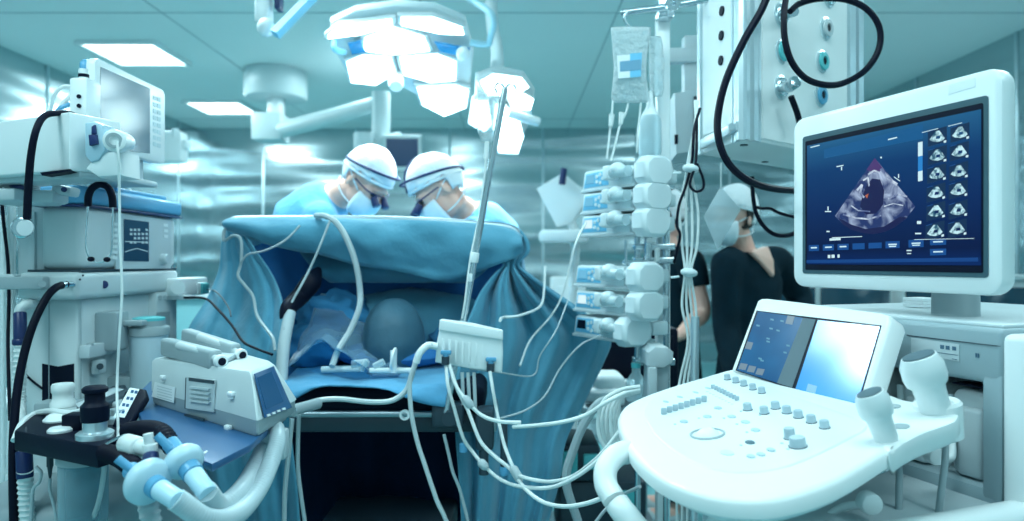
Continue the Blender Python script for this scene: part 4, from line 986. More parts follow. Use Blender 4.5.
def wav(p, amp, fr, seed=0.0):
    v = V((p.x * fr + seed, p.y * fr, p.z * fr * .6))
    return noise.noise(v) * amp + noise.noise(v * 2.3) * amp * .45
def cloth_from_rows(rows, n=26, pleat=0.02, freq=5.0, amp=.02, fr=6, seed=0.0, sub=5, vary=True):
    """rows: (y, xl, Yl, xr, Yr, pleat scale); gives a gathered cloth hanging between both edges"""
    dense = []
    for i in range(len(rows) - 1):
        a, b = rows[i], rows[i + 1]; pr = rows[max(i - 1, 0)]; nx = rows[min(i + 2, len(rows) - 1)]
        for k in range(sub):
            t = k / sub
            dense.append([0.5 * ((2 * a[j]) + (b[j] - pr[j]) * t + (2 * pr[j] - 5 * a[j] + 4 * b[j] - nx[j]) * t * t + (3 * a[j] - pr[j] - 3 * b[j] + nx[j]) * t ** 3) for j in range(6)])
    dense.append(list(rows[-1]))
    out = []
    for (y, xl, Yl, xr, Yr, ps) in dense:
        r = []
        for k in range(n + 1):
            s = k / n
            px = xl + (xr - xl) * s; Y = Yl + (Yr - Yl) * s
            ph = freq * s * 2 * PI + seed + .004 * y
            Y += ps * pleat * (math.sin(ph) + .4 * math.sin(2.3 * ph + 1)) * min(1, s * 8, (1 - s) * 8)
            p = at(px, y, Y); p.y += wav(p, amp, fr, seed) * min(1, ps + .3)
            r.append(p)
        out.append(r)
    return out
dp = thing('surgical_drape', 'blue surgical drape hung like a tent over the head end of the operating table', 'drape', (-.28, 2.15, .60))
# valance: over the bar and down in front
xs = [228, 236, 249, 265, 282, 300, 317, 334, 350, 372, 395, 416, 437, 450, 470, 487, 503, 514, 522]
yb_ = [229, 232, 236, 242, 247, 251, 253, 258, 263, 267, 270, 275, 279.5, 280, 274, 268, 262, 258, 252]
yt_ = [218, 217, 216, 215.5, 215.5, 215, 215, 215.5, 216, 216, 216.5, 217, 217.5, 218, 219.5, 221, 224, 228, 234]
rows = []
Yv = 2.12
def interp(xs, ys, x):
    for i in range(len(xs) - 1):
        if xs[i] <= x <= xs[i + 1]: t = (x - xs[i]) / (xs[i + 1] - xs[i]); return ys[i] + (ys[i + 1] - ys[i]) * t
    return ys[-1]
NX = 72
for st_ in range(22):
    row = []
    for k in range(NX + 1):
        x = 228 + (522 - 228) * k / NX; yt, yb = interp(xs, yt_, x), interp(xs, yb_, x)
        if st_ < 9:      # behind: a slope going back and down
            t = st_ / 9; p = at(x, yt, Yv + .04); p.z -= .30 * (1 - t) ** 1.2; p.y += .75 * (1 - t); p.x *= 1 + .18 * (1 - t); p.z += wav(p, .03, 4)
        elif st_ < 12:
            t = (st_ - 9) / 3; a = PI * .5 * t
            p = at(x, yt, Yv + .02); p.y += .03 - .045 * math.sin(a); p.z -= .006 + .012 * (1 - math.cos(a)) * 2 - .006
        else:
            t = (st_ - 12) / 9; p = at(x, yt + (yb - yt) * (.06 + .94 * t), Yv - .02)
            sag = math.sin(PI * min(1, t * 1.05)) * .035
            p.y -= sag + .012 * t + wav(V((p.x * 1.2, 0, p.z * 3)), .03, 5, 2.0) + .016 * noise.noise(V((p.x * 9 + p.z * 14, p.z * 10, 3)))
        row.append(p)
    rows.append(row)
mb = MB(); mb.surf(rows); mb.build('valance', CLOTH, dp, smooth=180, solid=.005)
mb = MB(); mb.tube(path(2.13, (231, 221), (250, 219), (380, 219), (500, 226), (521, 238)), .012, 10); mb.build('hanging_bar', DSTEEL, dp)
lc = [(222, 226, 2.14, 241, 2.10, .2), (245, 222, 2.16, 253, 2.06, .4), (270, 219, 2.16, 269, 2.02, .6), (300, 207, 2.12, 284, 1.96, .9), (330, 189, 2.06, 287, 1.90, 1), (360, 184, 2.0, 283, 1.84, 1), (400, 190, 1.96, 287, 1.80, 1), (450, 204, 1.94, 294, 1.78, 1), (530, 222, 1.92, 302, 1.78, 1)]
mb = MB(); mb.surf(cloth_from_rows(lc, 48, .020, 2.1, .03, 5, 1.0)); mb.build('side_curtain', CLOTH, dp, smooth=180, solid=.005)
rc = [(229, 496, 2.10, 520, 2.14, .3), (240, 491, 2.10, 528, 2.13, .4), (252, 494, 2.09, 529, 2.12, .5), (264, 503, 2.09, 519, 2.11, .3), (274, 494, 2.08, 530, 2.12, .8), (292, 480, 2.05, 556, 2.18, 1.3), (312, 471, 2.01, 585, 2.26, 1.4), (336, 463, 1.97, 610, 2.34, 1.3), (362, 458, 1.93, 603, 2.34, 1.1), (400, 455, 1.90, 584, 2.30, 1), (440, 457, 1.88, 565, 2.24, 1), (480, 460, 1.87, 559, 2.2, 1), (530, 462, 1.86, 546, 2.16, 1)]
mb = MB(); mb.surf(cloth_from_rows(rc, 64, .026, 3.1, .03, 5, 4.0)); mb.build('side_curtain', CLOTH, dp, smooth=180, solid=.005)
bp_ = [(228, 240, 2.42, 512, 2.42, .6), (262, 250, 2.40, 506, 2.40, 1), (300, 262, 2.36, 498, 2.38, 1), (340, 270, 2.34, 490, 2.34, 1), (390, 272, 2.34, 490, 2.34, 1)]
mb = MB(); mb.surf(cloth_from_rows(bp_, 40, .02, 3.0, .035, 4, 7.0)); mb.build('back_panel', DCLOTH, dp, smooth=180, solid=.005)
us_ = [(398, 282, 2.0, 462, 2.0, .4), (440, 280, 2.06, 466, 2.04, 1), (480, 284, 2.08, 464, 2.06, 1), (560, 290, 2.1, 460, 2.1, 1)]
mb = MB(); mb.surf(cloth_from_rows(us_, 40, .015, 2.4, .02, 5, 9.0)); mb.build('shade_sheet', mat('shade_navy', (.003, .012, .036), .9, spec=.1, bump=.2, bscale=18, var=.25), dp, smooth=180, solid=.005)  # added near-black sheet standing in for the shade under the table
# inner swags below the valance
sw = [(252, 300, 2.28, 500, 2.26, .4), (268, 312, 2.22, 488, 2.22, .8), (282, 330, 2.24, 470, 2.24, .6)]
mb = MB(); mb.surf(cloth_from_rows(sw, 36, .02, 2.2, .02, 6, 3.0)); mb.build('inner_fold', CLOTH, dp, smooth=180, solid=.005)
# table sheet at the head end
hx = [284, 296, 310, 330, 350, 370, 388, 405, 420, 432, 444, 453]
hy = [406, 398, 390, 384.5, 383.5, 386, 390, 396, 401, 404, 406, 399]
rows = []
for s_ in range(10):
    row = []
    for k in range(57):
        x = 284 + (453 - 284) * k / 56; yb = interp(hx, hy, x)
        if s_ < 5: p = at(x, 372, 1.80); p.y = 2.24 - .44 * s_ / 4; p.x = p.x * (1 + .12 * (1 - s_ / 4)); p.z = .984 + wav(p, .012, 9) + .004
        else:
            t = (s_ - 5) / 4; p0 = at(x, 373, 1.785); p1 = at(x, yb, 1.735); p = p0.lerp(p1, t); p.z = .984 + (p1.z - .984) * t; p.y -= wav(p, .04, 7, 3.0) * t + .018 * math.sin(PI * t)
        row.append(p)
    rows.append(row)
mb = MB(); mb.surf(rows); tag(mb.build('table_sheet', GOWN, None, None, 180, solid=.004), 'bright blue sheet lying over the head end of the operating table, lower edge curved up', 'sheet')
# pillow and patient
pc = V((-.355, 2.06, 1.075))
mb = MB(); mb.ell((-.35, 2.10, 1.02), (.17, .15, .04), seg=28); tag(mb.build('head_cushion', DCLOTH), 'deep blue cushion under the head of the patient', 'cushion')
# ================================================================ people
def hand_shapes(mb, wrist, fwd, up, s=1.0, side=1, curl=.35):
    """palm, four bent fingers of different length and a thumb leaving the side of the palm"""
    f = fwd.normalized(); u = (up - f * up.dot(f)).normalized(); l = f.cross(u) * side
    mb.tube([wrist, wrist + f * .03 * s], [.024 * s, .027 * s], 12, 3)
    rot = M((l, f, u)).transposed().to_4x4()
    mb.ell(wrist + f * .055 * s, (.038 * s, .048 * s, .015 * s), rot)
    for k, (o, ln) in enumerate(((-.029, .064), (-.010, .074), (.010, .069), (.028, .054))):
        b0 = wrist + f * (.095 - abs(o) * .25) * s + l * o * s
        d = f + l * o * 3.0; d.normalize(); p = [b0 - d * .02 * s, b0]
        for j, q in enumerate((.42, .33, .25)):
            c = curl * (j + .6); dd = d * math.cos(c) - u * math.sin(c); p.append(p[-1] + dd * ln * q * s)
        mb.tube(p, [.0088 * s, .0088 * s, .008 * s, .0066 * s], 10, 3)
    b0 = wrist + f * .035 * s - l * .030 * s
    mb.tube([b0 + l * .01, b0 - l * .020 * s + f * .018 * s - u * .006, b0 - l * .030 * s + f * .042 * s - u * .014 * s, b0 - l * .026 * s + f * .062 * s - u * .022 * s], [.012 * s, .011 * s, .0095 * s, .007 * s], 10, 3)

def person(label, head, hrot, neck, chest, pelvis, arms, legs, cloth, capm, mask=True, vneck=False, straps=False, mw=1.0, sleeve=1.0, cap=True, mask_tie=False, loupes=False, hair=False):
    """arms: two of (shoulder, elbow, wrist, hand direction, hand up); legs: two of (hip, knee, ankle, toe)"""
    t = thing('person', label, 'person', (pelvis.x, pelvis.y, 0))
    H = M.Translation(head) @ hrot
    body = MB(); lat = (arms[1][0] - arms[0][0]).normalized()
    def torso(mb, g, top=True):
        st = [(pelvis - (chest - pelvis).normalized() * .10, .135, .105), (pelvis, .165, .12), (pelvis.lerp(chest, .45), .140, .105), (pelvis.lerp(chest, .8), .165, .115), (chest, .180, .12), (chest.lerp(neck, .55), .165, .10), (chest.lerp(neck, .85), .095, .075), (neck, .062, .060)]
        rings = []
        for i, (c, w, d) in enumerate(st):
            a = st[max(i - 1, 0)][0]; b = st[min(i + 1, len(st) - 1)][0]; up = (b - a).normalized()
            L_ = (lat - up * lat.dot(up)).normalized(); D_ = up.cross(L_)
            rings.append([c + L_ * (w * mw + g) * math.cos(2 * PI * k / 24) + D_ * (d + g) * math.sin(2 * PI * k / 24) for k in range(24)])
        mb.loft(rings)
    torso(body, 0)
    body.tube([neck - (head - neck) * .15, neck.lerp(head, .35), H @ V((0, .02, -.06))], [.060, .052, .052], 14, 4)
    body.ell(head, (.001, .001, .001), seg=8)
    hb = MB(H)
    hb.ell((0, .012, .028), (.074, .094, .092)); hb.ell((0, -.022, -.045), (.058, .066, .070)); hb.ell((0, -.030, -.090), (.034, .040, .024)); hb.ell((0, -.055, .0), (.060, .040, .050))
    hb.tube([(0, -.086, .014), (0, -.100, -.006), (0, -.113, -.028)], [.008, .010, .0135], 10, 3)
    hb.ell((0, -.098, -.032), (.018, .011, .009)); hb.ell((0, -.082, .028), (.046, .014, .008))
    hb.ell((0, -.087, -.060), (.024, .010, .0055)); hb.ell((0, -.085, -.070), (.020, .010, .006))
    for s in (-1, 1):
        hb.ell((s * .076, .012, -.012), (.009, .019, .031), rotm('Z', s * 20)); hb.ell((s * .030, -.074, -.020), (.020, .018, .016))
    body.take(hb.bm)
    for i, (sh, el, wr, hd, hu) in enumerate(arms):
        body.tube([chest.lerp(neck, .3).lerp(sh, .5), sh, sh.lerp(el, .5), el, el.lerp(wr, .4), wr], [.06, .055, .048, .041, .039, .027], 14, 4)
        hand_shapes(body, wr, hd, hu, 1.0, 1 if i else -1)
    for (hp, kn, an, toe) in legs:
        body.tube([pelvis.lerp(hp, .6), hp, hp.lerp(kn, .5), kn, kn.lerp(an, .35), an], [.09, .088, .076, .055, .056, .038], 14, 4)
        body.tube([an + V((0, 0, -.02)), an.lerp(toe, .5) + V((0, 0, -.03)), toe], [.042, .044, .030], 12, 3)
    if vneck:
        f = lat.cross(V((0, 0, 1))); f = -f if f.y > 0 else f
        c = neck.lerp(chest, .34); up = (neck - chest).normalized(); L_ = (lat - up * lat.dot(up)).normalized(); D_ = up.cross(L_); D_ = -D_ if D_.dot(f) < 0 else D_
        body.prism([c + up * .06 + L_ * .055 + D_ * .068, c + up * .06 - L_ * .055 + D_ * .068, c - up * .005 - L_ * .028 + D_ * .106, c - up * .075 + D_ * .114, c - up * .005 + L_ * .028 + D_ * .106], D_ * .035)
    bo = body.build('body', SKIN, t, smooth=180, remesh=.006, smoothit=3)
    g = .016
    cl = MB(); torso(cl, g)
    for (sh, el, wr, hd, hu) in arms:
        a = [chest.lerp(neck, .3).lerp(sh, .5), sh, sh.lerp(el, .5)]; r = [.06 + g, .057 + g, .052 + g]
        if sleeve > .6: a += [el, el.lerp(wr, .5), wr]; r += [.046 + g, .042 + g, .030 + g]
        cl.tube(a, r, 16, 4)
    for (hp, kn, an, toe) in legs:
        cl.tube([pelvis.lerp(hp, .6), hp, hp.lerp(kn, .5), kn, an + V((0, 0, .03))], [.095 + g, .092 + g, .082 + g, .066 + g, .060 + g], 16, 4)
    cl.build('gown' if sleeve > .9 else 'scrub_suit', cloth, t, smooth=180, remesh=.011, smoothit=4)
    for (hp, kn, an, toe) in legs:
        m_ = MB(); d = (toe - an); d.z = 0; m_.tube([an + V((0, 0, -.035)) - d.normalized() * .05, an.lerp(toe, .5) + V((0, 0, -.045)), toe + d.normalized() * .03], [.046, .048, .034], 14, 4); m_.build('shoe', LGREY, t, smooth=180)
    m_ = MB(H)
    for s in (-1, 1): m_.ell((s * .030, -.086, .006), (.013, .009, .009), seg=14)
    m_.build('eyes', EYEM, bo, smooth=180)
    if hair:
        b = bmesh.new(); bmesh.ops.create_uvsphere(b, u_segments=28, v_segments=18, radius=1)
        for v in b.verts: v.co = V((v.co.x * .083, v.co.y * .102 + .014, v.co.z * .10 + .022))
        bmesh.ops.delete(b, geom=[v for v in b.verts if v.co.z < -.055 or (v.co.y < -.02 and v.co.z < .05)], context='VERTS')
        m_ = MB(H); m_.take(b); m_.build('hair', HAIR, bo, smooth=180, solid=.008)
    if cap:
        b = bmesh.new(); bmesh.ops.create_uvsphere(b, u_segments=36, v_segments=24, radius=1)
        for v in b.verts:
            co_ = v.co.copy(); v.co = V((co_.x * .090, co_.y * .112 + .014, co_.z * .112 + .034))
            v.co *= 1 + .025 * noise.noise(v.co * 28)
        bmesh.ops.delete(b, geom=[v for v in b.verts if v.co.z < .026 - .32 * v.co.y - (.055 if v.co.y > .02 else 0)], context='VERTS')
        m_ = MB(H); m_.take(b); cp_ = m_.build('cap', capm, t, smooth=180, solid=.006)
        m_ = MB(H)
        m_.tube([(.088 * math.cos(a), .014 + .108 * math.sin(a), .028 - .30 * (.108 * math.sin(a))) for a in [2 * PI * k / 24 for k in range(25)]], .006, 8, 2); m_.build('cap_band', capm, cp_, smooth=180)
    if mask:
        b = bmesh.new(); bmesh.ops.create_uvsphere(b, u_segments=32, v_segments=24, radius=1)
        for v in b.verts:
            c_ = v.co.copy(); v.co = V((c_.x * .069, c_.y * .088 - .034, c_.z * .078 - .052)); v.co.z += .004 * math.sin(v.co.z * 220)*.4
        bmesh.ops.delete(b, geom=[v for v in b.verts if v.co.y > -.035 or v.co.z > -.008], context='VERTS')
        m_ = MB(H); m_.take(b); mk = m_.build('mask', MASKM, t, smooth=180, solid=.004)
        m_ = MB(H)
        for s in (-1, 1):
            m_.tube([(s * .060, -.045, -.022), (s * .078, -.005, -.002), (s * .080, .03, .012), (s * .05, .11, .02)], .0028, 8, 4)
            m_.tube([(s * .058, -.045, -.085), (s * .066, .0, -.085), (s * .062, .05, -.075), (s * .03, .09, -.065)], .0028, 8, 4)
        m_.build('mask_ties', MASKM, mk, smooth=180)
    if straps:
        m_ = MB(H); m_.tube([(.092 * math.cos(a), .016 + .114 * math.sin(a), .06 - .05 * math.sin(a)) for a in [2 * PI * k / 24 for k in range(25)]], .0055, 8, 2)
        m_.tube([(0, .128, .005), (0, .10, .10), (0, .03, .148), (0, -.05, .135), (0, -.098, .07)], .005, 8, 3) if straps == 2 else None
        m_.box((0, .128, .005), (.04, .02, .03), .006); m_.build('head_strap', DBLUE, t, smooth=60)
    if loupes:
        m_ = MB(H)
        for s in (-1, 1): m_.cyl((s * .031, -.098, .004), (s * .028, -.135, -.012), .013, .016, seg=16, bev=.002)
        m_.tube([(-.078, -.01, .008), (-.066, -.08, .014), (0, -.103, .016), (.066, -.08, .014), (.078, -.01, .008)], .003, 8, 4); m_.build('loupes', DBLUE, t)
    return t
def ypr(yaw, pitch, roll): return rotm('Z', yaw) @ rotm('X', pitch) @ rotm('Y', roll)
# surgeon at the left, bent to the right
nk = at(336, 196, 2.86)
person('left one of two surgeons behind the drape, white cap, bending to the right', at(366, 181, 2.80), ypr(58, 48, 6), nk, at(305, 222, 2.90), at(281, 330, 2.98),
       [(at(322, 222, 2.72), at(344, 268, 2.66), at(394, 282, 2.74), V((.7, .2, -.4)), V((0, 0, 1))), (at(305, 214, 3.08), at(344, 270, 3.06), at(402, 284, 2.94), V((.7, -.2, -.4)), V((0, 0, 1)))],
       [(at(281, 340, 2.90), at(281, 412, 2.92) , V((-.97, 2.92, .09)), V((-.80, 2.90, .05))), (at(281, 340, 3.08), at(284, 410, 3.10), V((-1.02, 3.12, .09)), V((-.85, 3.10, .05)))], GOWN, CAPM, straps=1, loupes=True)
# surgeon at the right, bent to the left
person('right one of two surgeons behind the drape, white cap, bending to the left', at(438, 190, 2.74), ypr(-70, 42, -6), at(466, 212, 2.84), at(488, 240, 2.90), at(508, 340, 2.98),
       [(at(470, 238, 2.70), at(446, 282, 2.64), at(408, 288, 2.74), V((-.7, .2, -.4)), V((0, 0, 1))), (at(500, 232, 3.06), at(462, 276, 3.04), at(410, 290, 2.92), V((-.7, -.2, -.4)), V((0, 0, 1)))],
       [(at(508, 350, 2.90), at(507, 420, 2.92), V((-.02, 2.92, .09)), V((-.17, 2.90, .05))), (at(508, 350, 3.08), at(507, 418, 3.10), V((-.01, 3.12, .09)), V((-.16, 3.10, .05)))], GOWN, CAPM, straps=2, loupes=True)
# person standing at the right in dark scrubs, face turned aside
Yp = 3.2
person('person standing in dark v-neck scrubs, white cap and face mask, beneath the pendant', at(734, 216, Yp), ypr(-58, 6, 4), at(743, 250, Yp + .05), at(750, 284, Yp + .07), at(744, 392, Yp + .10),
       [(at(727, 262, Yp - .03), at(726, 324, Yp - .02), at(734, 374, Yp - .12), V((.1, -.5, -.8)), V((1, 0, 0))), (at(776, 260, Yp + .14), at(799, 296, Yp + .24), at(806, 336, Yp + .10), V((-.5, -.6, -.3)), V((0, 0, 1)))],
       [(at(730, 400, Yp + .05), V((1.02, Yp + .02, .48)), V((1.00, Yp + .08, .09)), V((.95, Yp - .08, .05))), (at(760, 400, Yp + .15), V((1.18, Yp + .12, .48)), V((1.20, Yp + .18, .09)), V((1.20, Yp + .02, .05)))], SCRUB, CAPM, vneck=True, sleeve=.7, mw=.80, hair=True)
# second person, cut by the pumps
Yq = 3.55
person('person in dark short-sleeved scrubs half hidden behind the infusion pumps, bare forearm showing', at(664, 216, Yq), ypr(-100, 20, 0), at(668, 246, Yq), at(672, 280, Yq), at(674, 380, Yq),
       [(at(690, 262, Yq - .20), at(702, 312, Yq - .26), at(680, 335, Yq - .40), V((-.8, -.4, -.1)), V((0, 0, 1))), (at(664, 262, Yq + .20), at(650, 312, Yq + .22), at(640, 335, Yq), V((-.8, -.4, -.1)), V((0, 0, 1)))],
       [(at(674, 390, Yq - .09), V((.80, Yq - .10, .48)), V((.82, Yq - .09, .09)), V((.67, Yq - .10, .05))), (at(674, 390, Yq + .09), V((.82, Yq + .10, .48)), V((.84, Yq + .10, .09)), V((.69, Yq + .09, .05)))], SCRUB, CAPM, sleeve=.5, hair=True)
# patient: head towards the camera, the rest under the drape
t = thing('person', 'patient lying on the operating table, only the covered head visible inside the drape tent', 'person', (-.34, 2.6, .975))
HP = M.Translation((-.345, 2.07, 1.066)) @ rotm('X', 90) @ rotm('Z', 180)
m_ = MB(HP); m_.ell((0, .012, .028), (.074, .094, .092)); m_.ell((0, -.022, -.045), (.058, .066, .070)); m_.ell((0, -.055, 0), (.060, .040, .05)); m_.tube([(0, -.086, .014), (0, -.1, -.006), (0, -.113, -.028)], [.008, .010, .0135], 10, 3)
m_.ell((0, -.087, -.062), (.024, .010, .010))
for s in (-1, 1): m_.ell((s * .076, .012, -.012), (.009, .019, .031))
body = MB(); body.take(m_.bm)
body.tube([(-.345, 2.12, 1.08), (-.345, 2.25, 1.07)], .055, 14, 3)
rings = []
for (y, w, h) in ((2.22, .07, .06), (2.28, .16, .085), (2.36, .20, .10), (2.6, .17, .10), (2.85, .16, .10), (3.0, .12, .08)): rings.append([V((-.345 + w * math.cos(a), y, 1.075 + h * math.sin(a))) for a in [2 * PI * k / 24 for k in range(24)]])
body.loft(rings)
for s in (-1, 1):
    body.tube([(-.345 + s * .15, 2.32, 1.07), (-.345 + s * .215, 2.36, 1.05), (-.345 + s * .225, 2.62, 1.03), (-.345 + s * .215, 2.86, 1.01)], [.06, .052, .042, .028], 14, 4)
    hand_shapes(body, V((-.345 + s * .215, 2.86, 1.01)), V((0, 1, 0)), V((0, 0, 1)), 1, s)
    body.tube([(-.345 + s * .08, 2.92, 1.06), (-.345 + s * .10, 3.3, 1.05), (-.345 + s * .10, 3.66, 1.03)], [.085, .06, .04], 14, 4)
    body.tube([(-.345 + s * .10, 3.66, 1.03), (-.345 + s * .11, 3.70, 1.12), (-.345 + s * .11, 3.69, 1.17)], [.04, .038, .028], 12, 3)
bo = body.build('body', SKIN, t, smooth=180, remesh=.007, smoothit=3)
b = bmesh.new(); bmesh.ops.create_uvsphere(b, u_segments=32, v_segments=20, radius=1)
for v in b.verts: v.co = V((v.co.x * .088, v.co.y * .116 - .006, v.co.z * .102 + .032)); v.co *= 1 + .05 * noise.noise(v.co * 20)
bmesh.ops.delete(b, geom=[v for v in b.verts if v.co.z < -.055], context='VERTS')
m_ = MB(HP); m_.take(b); m_.build('head_cover', mat('grey_blue_film', (.045, .13, .19), .6, var=.15, bump=.3, bscale=20), t, smooth=180, solid=.004)

m_ = MB(); rings = []
for (y, w, h) in ((2.22, .13, .075), (2.28, .27, .115), (2.5, .30, .125), (2.8, .30, .12), (3.2, .26, .11), (3.6, .20, .10), (3.76, .19, .19)): rings.append([V((-.345 + w * math.cos(a) * (1.05), y, max(.982, 1.085 + h * math.sin(a)) + .006 * math.sin(9 * a + y * 8))) for a in [2 * PI * k / 40 for k in range(40)]])
m_.loft(rings); m_.build('blanket', CLOTH, t, smooth=180)

for k, (x, y, z, sx, lb_) in enumerate(((-.62, 2.12, 1.03, .13, 'crumpled blue towel left of the covered head inside the tent'), (-.56, 2.22, 1.12, .11, 'upper crumpled blue towel at the back left inside the tent'), (-.13, 2.2, 1.04, .12, 'crumpled blue towel right of the covered head inside the tent'))):
    b = bmesh.new(); bmesh.ops.create_uvsphere(b, u_segments=36, v_segments=22, radius=1)
    for v in b.verts:
        q = v.co.copy(); f = 1 + .35 * noise.noise(q * 1.6 + V((k * 7, 0, 0))) + .22 * noise.noise(q * 3.6 + V((k * 7, 2, 0))); v.co = V((q.x * sx * f, q.y * .10 * f, q.z * .075 * f)); v.co.z = max(v.co.z, -.04)
    m_ = MB(M.Translation((x, y, z))); m_.take(b); tag(m_.build('towel', MIDCLOTH, None, None, 180), lb_, 'towel')
# ================================================================ manifold board on its pole
pl = thing('infusion_pole', 'slanted steel infusion pole rising from the table corner in front of the drape', 'pole', at(448, 420, 1.74))
mb = MB(); mb.tube([at(446, 412, 1.735), at(463, 322, 1.735), at(482, 215, 1.74), at(505, 88, 1.75)], .0085, 14, 4); mb.build('tube', STEEL, pl)
mb = MB(); mb.cyl(at(475, 252, 1.73), at(473.5, 262, 1.73), .0115, seg=16, bev=.002); mb.build('pole_clip', W, pl); mb = MB(); mb.box(at(470, 277, 1.73), (.012, .014, .02), .003); mb.build('pole_clip', W, pl)
mb = MB(); mb.tube([at(505, 88, 1.75), at(500, 82, 1.75), at(495, 86, 1.75), at(497, 92, 1.75)], .003, 8); mb.tube([at(505, 88, 1.75), at(511, 83, 1.75), at(516, 88, 1.75), at(514, 94, 1.75)], .003, 8); mb.build('bag_hook', STEEL, pl)
mf = thing('transducer_board', 'white box-shaped transducer board with blue valves, fixed to the slanted pole', 'transducer board', at(469, 372, 1.70))
q = [(441, 319), (472, 323), (502, 330), (503, 352), (502, 373), (468, 368), (435, 362), (437, 340)]
mb = MB(); mb.prism([at(x, y, 1.70 - (x - 470) * .0003) for x, y in q], (0, .028, 0), .005, 3)
for k in range(9):
    x = 442 + k * 6.6; mb.prism([at(x, 338 + k * .9, 1.70), at(x + 2.2, 338.3 + k * .9, 1.70), at(x + 1.6, 359 + k * 1.1, 1.70), at(x - .6, 358.7 + k * 1.1, 1.70)], (0, -.004, 0), .001)
mb.build('board', W, mf)
mb = MB(); mb.prism([at(440, 319, 1.712), at(503, 330, 1.692), at(503, 339, 1.692), at(439, 329, 1.712)], (0, -.010, 0), .003); mb.build('top_ledge', W, mf)
mb = MB(); mb.tube(path(1.70, (437, 346, 1.705), (428, 345), (420, 352, 1.69), (416, 362, 1.69)), .009, 12); mb.build('side_port', W, mf)
for (x, y) in ((446, 352), (491, 359)):
    mb = MB(); mb.box(at(x, y, 1.69), (.026, .014, .010), .003); mb.cyl(at(x, y + 1, 1.69), at(x - .5, y + 10, 1.69), .007, seg=14); mb.build('valve', BLUE, mf)
    mb = MB(); mb.cyl(at(x - .5, y + 4, 1.688), at(x - .5, y + 12, 1.688), .0095, seg=14); mb.build('valve_body', DGREY, mf)
for k in range(3):
    mb = MB(); x = 462 + k * 6; mb.cyl(at(x, 372, 1.71), at(x + 1.5, 404 + k * 3, 1.71), .0045, seg=10); mb.build('transducer', LGREY, mf)
dbg = thing('drip_bag', 'clear infusion bag hanging at the top of the slanted pole under the lamp', 'infusion bag', at(484, 140, 1.75))
def bag(pts, Y, th, nrow=14, seed=0.0):
    """pts: (y, xl, xr); a filled pillow of clear film"""
    rings = []
    ys = [p[0] for p in pts]
    for i in range(nrow + 1):
        y = ys[0] + (ys[-1] - ys[0]) * i / nrow; xl = interp(ys, [p[1] for p in pts], y); xr = interp(ys, [p[2] for p in pts], y)
        f = math.sin(PI * min(.97, max(.04, (i + .3) / nrow))) ** .6; ring = []
        for k in range(20):
            a = 2 * PI * k / 20; s = .5 + .5 * math.cos(a); p = at(xl + (xr - xl) * s, y, Y); p.y += math.sin(a) * th * f * (1 + .25 * noise.noise(p * 40 + V((seed, 0, 0)))); ring.append(p)
        rings.append(ring)
    mb = MB(); mb.loft(rings); return mb
bag([(92, 477, 499), (110, 475, 500), (130, 477, 497), (142, 482, 492)], 1.75, .014).build('bag', BAG, dbg, smooth=180)
mb = MB(); mb.cyl(at(487, 141, 1.75), at(486, 158, 1.75), .006, seg=12); mb.tube(path(1.745, (486, 158), (484, 180), (479, 215), (470, 260, 1.72), (465, 300, 1.70), (462, 318, 1.70)), .0022, 8); mb.build('drip_line', CABLEW, dbg)

# tubing and leads around the table
cable('corrugated_tube', 'grey tube arching over the drape edge and down to the head of the patient', path(2.0, (316, 215, 2.09), (327, 216, 2.02), (338, 224, 1.99), (348, 241, 1.975), (356, 264, 1.97), (360, 290, 1.97), (359, 308, 1.95), (350, 330, 1.92), (338, 350, 1.87), (332, 366, 1.83)), .0085, CABLEG, 'tube')
cable('thin_line', 'thin grey line falling from the drape edge to the dark clamp', path(1.98, (330, 220, 2.0), (320, 245, 1.975), (309, 270, 1.97), (300, 287, 1.95), (290, 306, 1.93), (284, 330, 1.88)), .0035, CABLEG)
cable('thin_line', 'pale line slanting from the top left of the valance to the left curtain', path(2.0, (300, 225, 1.99), (285, 240, 1.98), (265, 250, 1.98), (248, 254, 1.99), (241, 262, 2.0)), .003, CABLEG)
cable('grey_tube', 'pale tube running down the folds of the left curtain', path(2.05, (233, 219, 2.08), (225, 228, 2.07), (224, 240, 2.06), (234, 235, 2.03), (241, 240, 2.02), (241, 262, 2.01), (238, 275, 2.0), (245, 285, 1.98), (253, 296, 1.96), (257, 315, 1.92), (266, 328, 1.88), (273, 338, 1.84), (275, 350, 1.82)), .0045, CABLEG, 'tube')
cl_ = thing('drape_clamp', 'black clamp and strap holding the inner edge of the left curtain', 'clamp', at(298, 310, 1.98))
mb = MB(); mb.tube(path(2.02, (318, 270, 2.1), (311, 282), (300, 296, 2.0), (288, 308, 1.94), (284, 320, 1.92)), [.012, .03, .026, .022, .012], 12); mb.build('strap', RUBBER, cl_)
mb = MB(); mb.tube(path(1.93, (290, 312, 1.93), (284, 345, 1.87), (281, 385, 1.82)), .016, 14); mb.build('post', LGREY, cl_)
br_ = thing('breathing_circuit', 'clear and white breathing tubes with a round filter lying across the sheet before the patient', 'breathing tubes', at(370, 372, 1.86))
mb = MB(); mb.cyl(at(322, 369, 1.87), at(362, 368, 1.86), .0085, seg=14); mb.cyl(at(370, 370, 1.85), at(412, 370, 1.84), .0075, seg=14); mb.build('tube', CABLEW, br_)
mb = MB(); mb.cyl(at(392, 358, 1.845), at(395, 358.5, 1.845), .030, seg=28, bev=.003); mb.cyl(at(393.5, 350, 1.84), at(393.5, 372, 1.84), .009, seg=12); mb.build('filter_disc', W, br_)
mb = MB(); mb.cyl(at(352, 364, 1.86), at(368, 362, 1.86), .011, seg=14); mb.cyl(at(361, 370, 1.85), at(367, 360, 1.85), .008, seg=12); mb.cyl(at(374, 366, 1.85), at(384, 361, 1.85), .009, seg=12); mb.build('connector', CLEAR, br_)
